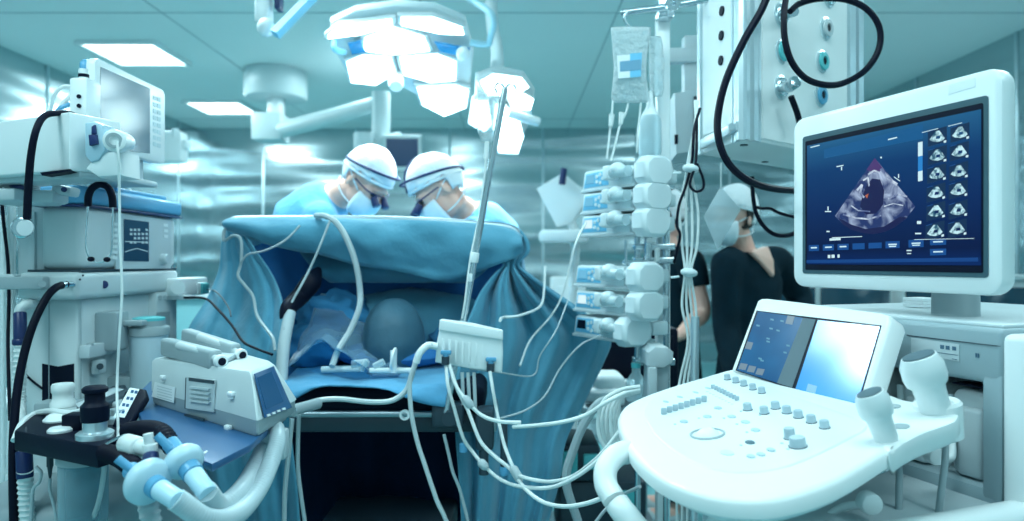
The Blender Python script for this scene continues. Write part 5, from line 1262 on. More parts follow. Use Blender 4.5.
# clear film bunched at the left of the patient
mb = MB(); rows = []
for i in range(14):
    r = []
    for k in range(22):
        s, t_ = k / 21, i / 13; p = V((-.60 + .30 * s, 1.84 + .36 * t_, 1.02 + .055 * math.sin(s * 5) * (1 - t_) + .17 * t_ * (1 - s)))
        p.z += .045 * noise.noise(p * 9) + .02 * noise.noise(p * 22); p.z = max(p.z, .995); r.append(p)
    rows.append(r)
mb.surf(rows); tag(mb.build('plastic_cover', FILM, None, None, 180, solid=.002), 'crumpled clear plastic cover lying beside the head of the patient', 'plastic cover')

cable('suction_line', 'white line sagging along the table edge from the defibrillator side up to the white board', path(1.70, (294, 414, 1.60), (303, 406, 1.64), (318, 400), (340, 398.5), (370, 401.5), (392, 400), (406, 390), (412, 374), (417, 358), (424, 347), (433, 344)), .0066, mat('cable_shaded', (.56, .64, .66), .4))  # white cable tone darkened to hold the shade near the table
cable('suction_line', 'pale line looping over the table edge and down before the dark opening', path(1.69, (416, 362), (410, 380), (411, 410), (417, 440), (425, 465), (436, 498), (452, 545), (470, 700), (490, 793)), .0056, MATS['cable_shaded'])
cable('grey_lead', 'grey lead hanging from the table clamp to the floor, right of the dark opening', path(1.70, (444, 434), (449, 455), (453, 472), (462, 497), (474, 560), (480, 700), (500, 789)), .004, CABLEG)
cable('grey_lead', 'grey lead hanging beside the left edge of the dark opening', path(1.66, (299, 414), (298, 440), (298, 468), (301, 495), (307, 535)), .005, CABLEG)
cable('grey_lead', 'pale lead dropping from the shelf end along the left curtain', path(1.60, (292, 418), (289, 450), (285, 490), (284, 535)), .0055, CABLEG)
mb = MB(); mb.tube([at(292, 410, 1.60), at(318, 403, 1.68)], .013, 14, 0); tag(mb.build('grey_sleeve', GREY), 'thick grey sleeve at the left end of the table rail', 'sleeve')
# pressure lines from the board to the bundle at the right
cable('pressure_line', 'white pressure line from the left valve, first curve past the grey junction', path(1.66, (446, 364, 1.69), (448, 385), (454, 407), (463, 437), (473, 452), (483, 464, 1.62), (496, 476, 1.58), (509, 483, 1.54), (524, 486.5, 1.5), (550, 487, 1.45), (575, 477, 1.4), (598, 460, 1.38), (612, 445, 1.38)), .0042)
cable('pressure_line', 'white pressure line from the right valve straight down to the lower junction', path(1.66, (490, 371, 1.68), (493, 390), (497, 412), (503, 440, 1.6), (510, 460, 1.56), (516, 472, 1.54)), .0042)
cable('pressure_line', 'lowest white pressure line, sagging from the board to the ultrasound console handle', path(1.66, (449, 364, 1.69), (458, 390), (468, 410), (480, 440, 1.62), (495, 456, 1.59), (512, 470, 1.55), (524, 487, 1.5), (542, 501, 1.44), (565, 506, 1.38), (590, 502, 1.34), (614, 492, 1.3)), .0045)
cable('pressure_line', 'white pressure line from the left valve ending free on the drape', path(1.66, (450, 366, 1.69), (456, 385), (468, 402, 1.63), (482, 415, 1.6), (500, 421, 1.58), (521, 422, 1.58)), .0045)
cable('pressure_line', 'white line from mid drape rising rightward into the bundle by the pumps', path(1.5, (513, 426.5, 1.58), (535, 425, 1.55), (560, 422), (585, 415), (606, 402, 1.48), (626, 392, 1.48)), .0045)
cable('pressure_line', 'white line through the lower junction curving up to the bundle', path(1.48, (516, 474, 1.54), (532, 479), (552, 481), (572, 476), (592, 462, 1.42), (606, 448, 1.4), (620, 430, 1.4)), .0042)
for (x0, y0, x1, y1, lb_) in ((479, 460, 487, 468, 'pale junction piece on the first pressure line'), (512, 466, 521, 481, 'pale junction piece where the lower pressure lines meet'), (464, 396, 472, 407, 'pale junction piece just below the white board')):
    a, b = at(x0, y0, 1.60 if x0 < 500 else 1.53), at(x1, y1, 1.60 if x0 < 500 else 1.53)
    mb = MB(); mb.lathe([(0, 0), (.006, 0), (.010, .006), (.010, (b - a).length - .006), (.006, (b - a).length), (0, (b - a).length)], a, b - a, 14); tag(mb.build('line_junction', LGREY), lb_, 'junction')
random.seed(3)
spots = ['outermost loop of the coiled white cables under the pumps', 'second loop of the coiled white cables under the pumps', 'third loop of the coiled white cables, nearest the console', 'fourth loop of the coiled white cables, behind the handle', 'innermost loop of the coiled white cables', 'last loop of the coiled white cables, touching the console edge']
for k in range(6):
    o = k * 4.2; Yk = 1.50 + .02 * (k % 3)
    cable('coiled_cable', spots[k], path(Yk, (640, 386 + k), (622, 389 + k * 1.5), (604 + o * .7, 400 + o * .4), (598 + o, 420), (601 + o, 440), (613 + o, 456 - k), (628 + o, 462 - k * 2), (640 + o, 450)), .0042)
cable('hanging_line', 'thin white line drooping from the drape gather toward the pumps', path(1.9, (500, 320, 1.72), (503, 317), (520, 315), (540, 306, 2.0), (544, 290, 2.05), (545, 266, 2.1)), .0038)
cable('hanging_line', 'thin white line falling from the pumps behind the right curtain', path(2.05, (586, 222, 2.1), (575, 245), (568, 275), (560, 300), (549, 318), (530, 340), (520, 365, 1.95)), .003)
cable('hanging_line', 'clear thin line slanting from the lowest pumps down over the right curtain', path(1.9, (600, 335, 1.95), (580, 345), (560, 368), (545, 395, 1.8), (525, 410, 1.7), (500, 418, 1.66)), .0025, CABLEG)
cable('hanging_line', 'thin clear line crossing the right curtain below the white board', path(1.85, (568, 300, 2.05), (556, 330), (540, 355), (533, 375), (500, 372, 1.72), (470, 368, 1.71)), .002, CABLEG)

# ================================================================ infusion pump tower
PA = math.radians(-60)
pt = thing('infusion_stand', 'upright aluminium stand with steel rods carrying the infusion pumps', 'stand', (.43, 2.12, 0))
SX, SY = .458, 2.13
mb = MB(); bx(mb, SX - .02, SX + .02, SY - .02, SY + .02, .12, 2.05, .006); mb.build('column', W, pt)
mb = MB()
for dx in (-.055, .03): mb.cyl((SX + dx - .03, SY - .05, .3), (SX + dx - .03, SY - .05, 1.55), .009, seg=14)
for z in (1.0, 1.30, 1.34, 1.52): mb.box((SX - .035, SY - .035, z), (.12, .06, .02), .004)
mb.build('rods', STEEL, pt)
mb = MB(); mb.tube([at(622, 12, 2.05), at(668, 6, 1.98), at(720, -4, 1.90)], .0095, 16, 4); cr = mb.build('cross_rail', STEEL, pt)
mb = MB(); mb.box(V((SX, SY - .03, 2.05)), (.05, .06, .06), .01); mb.build('rail_clamp', STEEL, pt); mb = MB(); mb.lathe([(.009, 0), (.02, 0), (.02, .014), (.009, .014), (.009, 0)], at(672, 4, 1.96), (0, -1, 0), 22); mb.build('rail_clamp', STEEL, pt)
mb = MB()
for k in range(5):
    a = 2 * PI * k / 5; mb.tube([(SX, SY, .14), (SX + .14 * math.cos(a), SY + .14 * math.sin(a), .12), (SX + .27 * math.cos(a), SY + .27 * math.sin(a), .08)], [.025, .022, .018], 12, 4); mb.ell((SX + .27 * math.cos(a), SY + .27 * math.sin(a), .035), (.018, .035, .035), rotm('Z', math.degrees(a)))
mb.build('foot', DGREY, pt)
def pump_label(k): return ['topmost infusion pump on the stand, lit blue keypad at its left end', 'second infusion pump from the top of the stand', 'third infusion pump from the top, last of the upper group', 'fourth infusion pump, first below the gap in the stand', 'fifth infusion pump with a lit white display', 'lowest infusion pump, dark display and plunger pushed in'][k]
PUMPW = mat('pump_white', (.70, .80, .83), .4, coat=.1, var=.02)
PBLUE = mat('pump_blue_face', (.18, .55, .80), .4, var=.04)
PDISP = emat('pump_display', (.16, .50, .72))
PDW = emat('pump_display_white', (.70, .93, .96))
for k, (px, py) in enumerate(((582, 191), (581, 213), (580, 235), (574.5, 284), (574, 308.5), (573.5, 333))):
    o = at(px, py, 2.19); FR = frame(o.x, o.y, o.z, PA); cut = k == 5
    t = thing('infusion_pump', pump_label(k), 'infusion pump', o, PA, 'syringe infusion pumps on the stand')
    mb = MB(FR); mb.prism([(0, 0, 0), (.24, 0, 0), (.24, 0, .055), (.022, 0, .060), (.012, 0, .056)], (0, .11, 0), .005, 2); mb.box((.20, .135, .03), (.10, .06, .04), .006); mb.build('body', PUMPW, t)
    mb = MB(FR); mb.prism([(.012, -.0015, .008), (.135, -.0015, .008), (.128, -.0015, .052), (.022, -.0015, .052)], (0, .004, 0), .001); fc = mb.build('face', PBLUE, t)
    mb = MB(FR); mb.prism([(.022, -.003, .020), (.066, -.003, .020), (.066, -.003, .046), (.028, -.003, .046)], (0, .002, 0)); mb.build('display', BLACK if k == 5 else (PDW if k in (2, 4) else PDISP), fc)
    mb = MB(FR)
    for a in range(5): mb.cyl((.092 + .015 * math.cos(a * 1.257), -.0015, .030 + .013 * math.sin(a * 1.257)), (.092 + .015 * math.cos(a * 1.257), -.004, .030 + .013 * math.sin(a * 1.257)), .0055, seg=12)
    if cut:
        for a in range(8): mb.box((.118 + .011 * (a % 4), -.003, .022 + .016 * (a // 4)), (.007, .003, .009), .001)
    mb.build('keypad', W, fc)
    mb = MB(FR); mb.prism([(-.002, -.004, -.006), (.26, -.004, -.006), (.26, -.004, .002), (-.002, -.004, .002)], (0, .11, 0), .002); mb.build('base_tray', LGREY, t)
    s0 = .172 if not cut else .172
    mb = MB(FR); mb.cyl((s0, -.022, .036), (s0 + .08, -.022, .036), .016, seg=18); mb.build('syringe_barrel', CLEAR, t)
    mb = MB(FR); mb.box((s0 - .004, -.018, .038), (.028, .045, .042), .006, 3); mb.cyl((s0 - .03, -.022, .036), (s0 - .012, -.022, .036), .007, seg=14); mb.ell((s0 + .03, -.02, .046), (.022, .024, .020)); mb.build('barrel_clamp', PUMPW, t)
    c0 = .285 if not cut else .235
    mb = MB(FR); mb.cyl((c0 - .06, .0, .036), (c0, .0, .036), .010, seg=12); mb.cyl((c0 - .05, .03, .03), (c0, .03, .03), .008, seg=12); mb.build('drive_rod', LGREY, t)
    hx_ = [(-.048, .010), (-.030, -.012), (.030, -.014), (.052, .004), (.060, .030), (.050, .058), (.024, .072), (-.026, .070), (-.046, .052)]
    mb = MB(FR); L_ = .06
    rg = lambda x, s: [(x, .010 + a * s, .030 + (b - .030) * s) for a, b in hx_]
    mb.loft([rg(c0, .80), rg(c0 + .006, .94), rg(c0 + .016, 1), rg(c0 + L_ * .72, 1), rg(c0 + L_ * .9, .94), rg(c0 + L_, .80)]); mb.build('drive_head', PUMPW, t, smooth=35)
# device below the pumps
t = thing('pump_dock', 'grey dock box with a white collar on the stand below the lowest pump', 'dock', at(660, 404, 1.90))
mb = MB(); mb.prism([at(x, y, 1.88) for x, y in ((651, 366), (670, 362), (668, 405), (649, 408))], (0, .10, 0), .006); mb.build('box', GREY, t)
mb = MB(); mb.prism([at(x, y, 1.865) for x, y in ((648, 352), (655, 346), (668, 347), (674, 352), (673, 362), (664, 368), (648, 366))], (0, .12, 0), .006); mb.box(at(652, 382, 1.87), (.022, .03, .085), .004); mb.build('collar', LGREY, t)
t = thing('bottle_warmer', 'pale upright bottle standing on the stand between the steel rods', 'bottle', at(638, 398, 2.02))
mb = MB(); mb.lathe([(0, 0), (.028, 0), (.03, .005), (.03, .05), (.02, .07), (.012, .08), (.012, .095), (0, .095)], at(636, 400, 2.02), (0, 0, 1), 24); mb.build('bottle', CLEAR, t)
mb = MB(); mb.lathe([(0, .095), (.0135, .095), (.0135, .108), (0, .11)], at(636, 400, 2.02), (0, 0, 1), 24); mb.build('cap', TEAL, t)
# upper clutter between the two groups
t = thing('pump_bracket', 'steel bracket with small clear clips in the gap between the upper and lower pumps', 'bracket', at(640, 268, 2.02))
mb = MB(); mb.box(at(640, 262, 2.03), (.10, .03, .012), .003); mb.box(at(648, 248, 2.03), (.02, .03, .08), .004); mb.cyl(at(626, 266, 2.0), at(626, 240, 2.0), .004, seg=10); mb.build('plate', STEEL, t)
mb = MB(); mb.box(at(657, 254, 2.0), (.012, .02, .04), .002); mb.box(at(651, 240, 2.0), (.025, .02, .014), .003); mb.build('clip', W, t)

# infusion bags
def hung(name, label, pts, Y, th, lab=True, sd=0.0):
    t = thing(name, label, 'infusion bag', at((pts[-1][1] + pts[-1][2]) / 2, pts[-1][0], Y), 0, 'infusion bags on the cross rail')
    bag(pts, Y, th, 18, sd).build('bag', BAG, t, smooth=180)
    if lab:
        mb = MB(); mb.prism([at(x, y, Y - th - .004) for x, y in ((620, 61), (641, 59), (641, 69), (620, 71))], (0, .001, 0)); mb.prism([at(x, y, Y - th - .003) for x, y in ((630, 53), (642, 52), (641, 76), (630, 77))], (0, .0008, 0), mi=1); mb.prism([at(x, y, Y - th - .0025) for x, y in ((617, 55), (630, 54), (630, 77), (618, 78))], (0, .0008, 0), mi=2)
        mb.build('bag_label', [mat('label_slate', (.16, .36, .52), .6), PBLUE, LABELM], t)
    return t
t = hung('infusion_bag', 'clear infusion bag with a blue label hanging from the end of the cross rail', [(27, 611, 651), (32, 611, 651), (50, 613, 648), (70, 614, 646), (88, 612, 648), (98, 611, 650), (102, 613, 648)], 2.03, .026)
mb = MB(); mb.tube(path(2.03, (627, 12), (624, 16), (626, 22), (630, 27), (628, 31)), .0035, 8); mb.build('hook', STEEL, t)
mb = MB()
for pts in ([(613, 100), (612, 112), (610, 130), (607, 158)], [(629, 98), (626, 112), (620, 125), (615, 145), (611, 160)], [(641, 98), (640, 115), (638, 130), (637, 152)]): mb.tube(path(2.03, *pts), .003, 8)
for (x, y) in ((612, 120), (622, 118)): mb.cyl(at(x, y - 6, 2.028), at(x - 1.5, y + 6, 2.028), .008, .006, seg=12)
mb.build('drip_lines', CABLEW, t)
t = hung('infusion_bag', 'narrow clear infusion bag behind the labelled one, beside the stand column', [(36, 650, 661), (45, 649, 663), (70, 649, 664), (90, 650, 664), (96, 652, 662)], 2.06, .02, False, 5.0)
t = thing('infusion_bottle', 'clear upright bottle with a white tapered neck between the bags and the pumps', 'bottle', at(651, 150, 2.06))
mb = MB(); mb.lathe([(0, 0), (.03, 0), (.033, .01), (.033, .105), (.026, .12), (0, .12)], at(650, 156, 2.06), (0, 0, 1), 24); mb.build('bottle', clear('frosted_plastic', mixv=.5, rough=.3, body=(.6, .75, .8)), t)
mb = MB(); mb.lathe([(0, .118), (.027, .118), (.012, .145), (.008, .19), (0, .19)], at(650, 156, 2.06), (0, 0, 1), 24); mb.build('neck', W, t)
# sheaf of leads right of the pumps
random.seed(11)
sl = ['leftmost white lead of the tied bundle right of the pumps', 'second white lead of the tied bundle right of the pumps', 'third white lead of the tied bundle, crossing the others low down', 'rightmost white lead of the tied bundle right of the pumps']
for k in range(4):
    x = 683 + k * 5
    cable('bundled_lead', sl[k], path(1.82, (698 - k, 100, 1.84), (694 + k * .6, 130), (689 + k * .8, 155), (686 + k * 2, 175), (680 + k * 6, 210), (682 + k * 5, 245), (685 + k * 2, 272), (682 + k * 4.5, 305), (688 + k * 3, 340), (680 + k * 4, 380), (676 + k * 6, 420), (680 + k * 4, 640, 1.9), (690 + k * 5, 735, 1.9)), .0034)
cable('bundled_lead', 'black lead hanging in front of the white bundle from the pendant side', path(1.80, (700, 108, 1.84), (694, 130), (692, 160), (686, 185), (679, 205), (677, 225), (680, 236), (674, 262, 1.86)), .0038, RUBBER)
cable('bundled_lead', 'small black loop of lead hanging below the upper tie', path(1.79, (697, 120, 1.82), (696, 160), (692, 175), (690, 185), (696, 191), (703, 188), (703, 178), (697, 163)), .0035, RUBBER)
for (x, y, lb_) in ((691, 168, 'upper pale tie holding the bundle of leads'), (689, 272, 'lower pale tie holding the bundle of leads')):
    mb = MB(); mb.ell(at(x, y, 1.80), (.022, .020, .012), rotm('Y', 8)); mb.cyl(at(x - 10, y + 4, 1.80), at(x - 18, y + 5, 1.81), .003, seg=8); tag(mb.build('cable_tie', PUMPW), lb_, 'cable tie')
mb = MB(); mb.cyl(at(695, 316, 1.76), at(694, 530, 1.76), .0105, seg=18); tag(mb.build('steel_post', ALU), 'bright steel post standing behind the console, right of the pumps', 'post')
# trolley with equipment at mid ground, left of the stand
t = thing('equipment_trolley', 'low dark trolley with a steel shelf between the right curtain and the stand', 'trolley', (.30, 2.55, 0))
mb = MB()
for x in (.10, .52):
    for y in (2.35, 2.75): mb.cyl((x, y, .05), (x, y, .82), .012, seg=12)
for z in (.30, .80): mb.box((.31, 2.55, z), (.46, .44, .02), .004)
mb.build('frame', DSTEEL, t)
mb = MB(); bx(mb, .16, .46, 2.38, 2.7, .31, .55, .02); bx(mb, .14, .30, 2.36, 2.6, .55, .68, .02); mb.build('device', DGREY, t)
mb = MB(); bx(mb, .30, .62, 2.60, 2.76, .812, 1.05, .015); bx(mb, .33, .60, 2.592, 2.602, .84, 1.02, .003); mb.build('upper_device', BLACK, t)
for q_ in ((.16, .22, 2.34, 2.36, .58, .66), (.24, .29, 2.34, 2.36, .60, .65), (.34, .42, 2.365, 2.38, .44, .52)): mb = MB(); bx(mb, *q_, .004); mb.build('device_panel', TEAL, t)
t = thing('white_device', 'small white rounded device lying on the trolley shelf under the pumps', 'device', at(603, 392, 2.45))
mb = MB(); o = V((.33, 2.45, .81)); mb.box(o + V((0, 0, .05)), (.12, .16, .10), .03, 4); mb.cyl(o + V((-.08, -.06, .03)), o + V((.05, -.09, .03)), .028, seg=18, bev=.006); mb.build('shell', W, t)
mb = MB(); mb.box(o + V((.12, .05, .03)), (.10, .12, .06), .012); mb.build('module', LGREY, t)
cable('loop_hose', 'grey looped hose arching low behind the coiled white cables', path(1.75, (578, 521), (566, 480), (575, 445), (586, 420), (600, 402), (620, 398)), .011, GREY)
cable('floor_lead', 'thin pale lead crossing the floor beneath the console handle', path(1.6, (590, 530), (603, 512), (618, 497), (640, 486, 1.5)), .004, CABLEG)
# ================================================================ surgical lamps
def lampmod(name, label, faces, p0, n, th=.05):
    pass
LN = V((.10, -.60, -.79)).normalized()
LP0 = at(405, 62, 3.05)
def onL(px, py, k=0.0): return onplane(px, py, LP0 + LN * k, LN)
mat('bar_blue', (.30, .68, .90), .35)
ol = thing('surgical_lamp', 'large lit surgical lamp of several white panels, above the surgeons', 'surgical lamp', LP0 + V((0, 0, -.25)))
def petal(root, q, onP, N, glow=True, th=.045):
    s = [onP(x, y, 0) for x, y in q]; c = sum(s, V()) / len(s)
    mb = MB(); mb.loft([[c + (p - c) * .96 + N * .004 for p in s], [c + (p - c) * 1.04 for p in s], [c + (p - c) * 1.06 - N * .02 for p in s], [c + (p - c) * .80 - N * th for p in s]]); sh_ = mb.build('lamp_panel', LAMPSHELL, root, smooth=30)
    mb = MB(); mb.prism([c + (p - c) * .93 + N * .004 for p in s], N * .004, .001); mb.build('lens', GLOW, sh_)
petal(ol, [(326, 34), (338, 24), (394, 17), (395, 24), (360, 34), (326, 38)][::-1], onL, LN)
petal(ol, [(399, 15), (432, 15), (464, 26), (466, 34), (440, 33), (399, 24)][::-1], onL, LN)
petal(ol, [(363, 36), (394, 25), (426, 35), (432, 50), (394, 54), (361, 50)][::-1], onL, LN)
petal(ol, [(345, 60), (362, 53), (392, 55), (397, 72), (376, 85), (350, 82)][::-1], onL, LN)
petal(ol, [(398, 55), (438, 52), (458, 60), (457, 80), (430, 82), (402, 74)][::-1], onL, LN)
petal(ol, [(415, 85), (456, 83), (470, 88), (467, 107), (444, 116), (421, 104)][::-1], onL, LN)
mb = MB(); s = [onL(x, y, -.03) for x, y in ((330, 22), (355, 10), (395, 5), (435, 7), (466, 20), (474, 50), (470, 92), (440, 108), (395, 84), (346, 72), (332, 48))]
mb.prism(s, -LN * .05, .015, 2); mb.build('housing', LAMPSHELL, ol)
for q in ([(348, 42), (361, 39), (366, 50), (352, 53)], [(434, 40), (470, 47), (467, 56), (440, 50)]):
    mb = MB(); mb.prism([onL(x, y, .002) for x, y in q], LN * .012, .003); mb.build('blue_inlay', LAMPBLUE, ol)
mb = MB(); c = onL(396, 79, .01); mb.lathe([(0, -.02), (.035, -.02), (.035, .03), (.028, .05), (0, .05)], c, LN, 24); mb.build('hub_handle', W, ol)
mb = MB(); mb.ell(onL(463, 53, .03), (.03, .03, .03)); mb.build('camera_knob', W, ol)
mb = MB(); mb.tube([onL(334, 40, .0), onL(335, 49, .04), onL(345, 52, .02)], .012, 10); mb.build('grip_rail', MATS['bar_blue'], ol); mb = MB(); mb.tube([onL(470, 42, 0), onL(487, 44, .01), onL(490, 38, .01), onL(493, 16, .0), at(470, -2, 3.0), at(430, -30, 3.0)], .014, 12, 4); mb.build('grip_rail', mat('pale_blue_metal', (.42, .70, .80), .35), ol)
mb = MB(); mb.cyl(at(405, 12, 3.2), at(400, -60, 3.25), .05, seg=22); mb.tube([at(400, -10, 3.25), at(395, -60, 3.3), V((-.5, 3.35, 2.98))], .045, 16); mb.build('lamp_arm', LAMPSHELL, ol)
# second lamp, smaller in view
LN2 = V((.35, -.70, -.62)).normalized(); LQ = at(505, 112, 3.15)
def onL2(px, py, k=0.0): return onplane(px, py, LQ + LN2 * k, LN2)
o2 = thing('surgical_lamp', 'smaller lit surgical lamp behind the top of the slanted infusion pole', 'surgical lamp', LQ + V((0, 0, -.2)))
petal(o2, [(478, 80), (492, 72), (522, 76), (530, 86), (518, 94), (486, 96)][::-1], onL2, LN2)
petal(o2, [(474, 98), (488, 98), (492, 124), (484, 132), (470, 124)][::-1], onL2, LN2)
petal(o2, [(494, 100), (504, 102), (520, 120), (524, 136), (518, 154), (498, 153), (492, 128)][::-1], onL2, LN2)
petal(o2, [(506, 96), (524, 92), (534, 98), (530, 110), (512, 108)][::-1], onL2, LN2)
mb = MB(); mb.prism([onL2(x, y, -.03) for x, y in ((478, 76), (500, 68), (526, 74), (536, 90), (532, 120), (522, 140), (500, 140), (476, 120))], -LN2 * .05, .015); mb.build('housing', LAMPSHELL, o2)
mb = MB(); mb.cyl(onL2(508, 112, .03), onL2(539, 122, .06), .022, seg=18, bev=.005); mb.build('hub_handle', W, o2)
mb = MB(); mb.tube([onL2(497, 72, -.06), at(497, 50, 3.3), at(492, 20, 3.35), at(490, -40, 3.4), V((-.08, 3.4, 2.995))], .03, 16); mb.build('lamp_arm', LAMPSHELL, o2)
def lamp_light(p, n, e, size):
    L = bpy.data.lights.new('lamp_beam', 'AREA'); L.shape = 'DISK'; L.size = size; L.energy = e; L.color = (.72, .97, 1); L.spread = math.radians(110)
    o = bpy.data.objects.new('lamp_beam', L); COL.objects.link(o); o.location = p; o.rotation_euler = n.to_track_quat('-Z', 'Y').to_euler()
lamp_light(LP0 + LN * .10, V((.05, -.12, -1)).normalized(), 8, .5)
lamp_light(LQ + LN2 * .10, V((-.12, -.1, -1)).normalized(), 3.5, .3)
# top left: end of another lamp arm
ta = thing('lamp_arm', 'white ceiling arm joint with pale blue bar, cut by the top edge', 'arm', at(275, 10, 2.6))
mb = MB(); mb.box(at(264, 8, 2.6), (.055, .06, .12), .012, 3); mb.ell(at(266, 27, 2.58), (.032, .03, .036)); mb.build('joint', W, ta)
mb = MB(); a, b = at(275, 34, 2.55), at(314, -6, 2.62); mb.tube([a, b], .022, 4, 0); mb.build('bar', MATS['bar_blue'], ta)
mb = MB(); mb.box(at(279, 2, 2.6), (.02, .05, .06), .004); mb.build('socket', DBLUE, ta)
mb = MB(); mb.tube([at(264, -6, 2.6), at(264, -60, 2.6), at(270, -190, 2.65)], .03, 14, 3); mb.build('drop_tube', W, ta)
# round ceiling mount with its jointed arm
cm = thing('ceiling_mount', 'round grey ceiling mount with a square joint and long arm, left of the lamps', 'ceiling mount', at(275, 140, 6.3))
CMX = at(276, 0, 6.3).x
mb = MB(); mb.lathe([(0, 0), (.26, 0), (.275, .02), (.275, .20), (.27, .24), (0, .24)], V((CMX, 6.3, 2.755)), (0, 0, 1), 40); mb.build('canopy', LAMPSHELL, cm)
mb = MB(); mb.cyl((CMX, 6.3, 2.45), (CMX, 6.3, 2.76), .075, seg=26); mb.build('tube', W, cm)
mb = MB(); mb.box((CMX - .03, 6.25, 2.48), (.26, .26, .24), .012); mb.build('joint', LAMPSHELL, cm)
mb = MB(); mb.tube([(CMX + .05, 6.2, 2.45), at(330, 117, 6.0), at(378, 103, 5.7)], [.075, .07, .06], 14, 3); mb.build('arm', LAMPSHELL, cm)
mb = MB(); mb.cyl(at(381, 92, 5.7), at(381, 150, 5.7), .075, seg=22); mb.cyl(at(365, 133, 5.65), at(365, 160, 5.65), .09, seg=20); mb.build('drop_column', LAMPSHELL, cm)
# wall screen behind the surgeons
ws = thing('ceiling_monitor', 'dark screen in a pale frame on the arm between the heads of the two surgeons', 'monitor', at(402, 168, 5.5))
mb = MB(); mb.prism([at(x, y, 5.5) for x, y in ((384, 134), (421, 134), (421, 169), (384, 169))], (0, .07, 0), .015); fr_ = mb.build('frame', W, ws)
mb = MB(); mb.prism([at(x, y, 5.495) for x, y in ((386, 138), (418, 138), (418, 166), (386, 166))], (0, .01, 0)); mb.build('screen', emat('far_screen', (.004, .035, .10)), fr_)
mb = MB(); mb.tube([at(400, 136, 5.55), at(385, 140, 5.62), at(381, 146, 5.7)], .04, 12); mb.build('bracket', LAMPSHELL, ws)

# ================================================================ ceiling pendant
ZB = 1.597
N_, R_, B_, L_ = V((.568, 1.72, ZB)), V((1.055, 2.115, ZB)), V((1.01, 2.38, ZB)), V((.531, 1.98, ZB))
pd = thing('ceiling_pendant', 'white ceiling supply pendant with gas outlets, hanging behind the ultrasound monitor', 'pendant', (.77, 2.05, ZB))
mb = MB(); mb.prism([N_, R_, B_, L_], (0, 0, HC - ZB - .002), .012, 2); mb.build('housing', W2, pd)
fd = (R_ - N_).normalized(); fn = V((fd.y, -fd.x, 0)); ld = (L_ - N_).normalized(); ln_ = V((ld.y, -ld.x, 0)); ln_ = -ln_ if ln_.x > 0 else ln_
fn = -fn if fn.y > 0 else fn
def onFr(px, py, k=0.0): return onplane(px, py, N_ + fn * k, fn)
def onLf(px, py, k=0.0): return onplane(px, py, N_ + ln_ * k, ln_)
zz = V((0, 0, 1))
def vstrip(mb, base, d, n, s0, s1, k, z0, z1, mi=0):
    mb.prism([base + d * s0 + n * k + zz * z0, base + d * s1 + n * k + zz * z0, base + d * s1 + n * k + zz * z1, base + d * s0 + n * k + zz * z1], -n * (k + .002) if k > 0 else n * .001, mi=mi)
LL = (L_ - N_).length; LF = (R_ - N_).length
mb = MB()
for s0, s1, k in ((.0, .012, .012), (.022, .034, .008), (.048, .054, .006), (LL - .02, LL, .008)): vstrip(mb, N_, ld, ln_, s0, s1, k, .0, HC - ZB - .01)
for s0, s1, k in ((.0, .014, .010), (.03, .05, .012), (.062, .070, .006), (LF - .09, LF - .055, .010), (LF - .045, LF - .02, .014), (LF - .012, LF, .008)): vstrip(mb, N_, fd, fn, s0, s1, k, .0, HC - ZB - .01)
mb.build('profile', ALU, pd)
mb = MB(); vstrip(mb, N_, ld, ln_, .060, LL - .03, .004, .05, HC - ZB - .01); sp_ = mb.build('side_panel', W2, pd)
mb = MB(); vstrip(mb, N_, fd, fn, .08, LF - .10, .005, .012, HC - ZB - .01); ff = mb.build('front_panel', W2, pd)
for (x, y) in ((722, 10.5), (721.5, 35), (721, 60)):
    mb = MB(); c = onLf(x, y, .005); mb.cyl(c - ln_ * .002, c + ln_ * .003, .0125, seg=20); mb.build('side_hole', BLACK, sp_)
mb = MB(); mb.prism([onLf(x, y, .006) for x, y in ((704, 139), (740, 121), (740, 130), (704, 149))], ln_ * .012, .002); mb.cyl(onLf(732, 126, .018), onLf(732, 126, .024), .009, seg=14); mb.build('mount_rail', ALU, pd)
def outlet(x, y, col, r=.026):
    c = onFr(x, y, .006); mb = MB(); mb.lathe([(0, -.004), (r, -.004), (r, .006), (r * .9, .010), (r * .5, .011), (r * .45, .004), (0, .004)], c, fn, 28); o = mb.build('gas_outlet', col, pd)
    mb = MB(); mb.cyl(c + fn * .0042, c + fn * .0085, r * .38, seg=16); mb.build('outlet_hole', BLACK, o)
    mb = MB(); mb.lathe([(r * 1.02, -.004), (r * 1.22, -.004), (r * 1.22, .003), (r * 1.02, .005)], c, fn, 28); mb.build('outlet_ring', ALU, o)
outlet(826, 28, LGREY); outlet(822, 61, TEAL); outlet(820.5, 95, mat('outlet_blue', (.10, .40, .62), .4)); outlet(782, 51, TEAL); outlet(781, 87, STEEL); outlet(781, 14, STEEL); outlet(829, -4, STEEL)
mb = MB(); mb.cyl(onFr(781, 87, .01), onFr(790, 86, .06), .014, seg=18); mb.cyl(onFr(789, 86, .05), onFr(796, 81, .075), .016, seg=20, bev=.003); mb.build('plug', STEEL, pd)
mb = MB(); mb.tube([onFr(791, 96, .05), onFr(797, 112, .05), onFr(800, 124, .05)], .0075, 12); mb.build('plug_stub', RUBBER, pd)
mb = MB(); mb.cyl(onFr(784, 14, .01), onFr(794, 11, .06), .013, seg=18); mb.build('plug', STEEL, pd)
mb = MB()
for (x, y) in ((727, 157), (765, 161), (744, 144)):
    c = onz(x, y, ZB); mb.cyl(c + V((0, 0, -.001)), c + V((0, 0, -.003)), .010, seg=16)
mb.build('underside_screws', DGREY, pd)
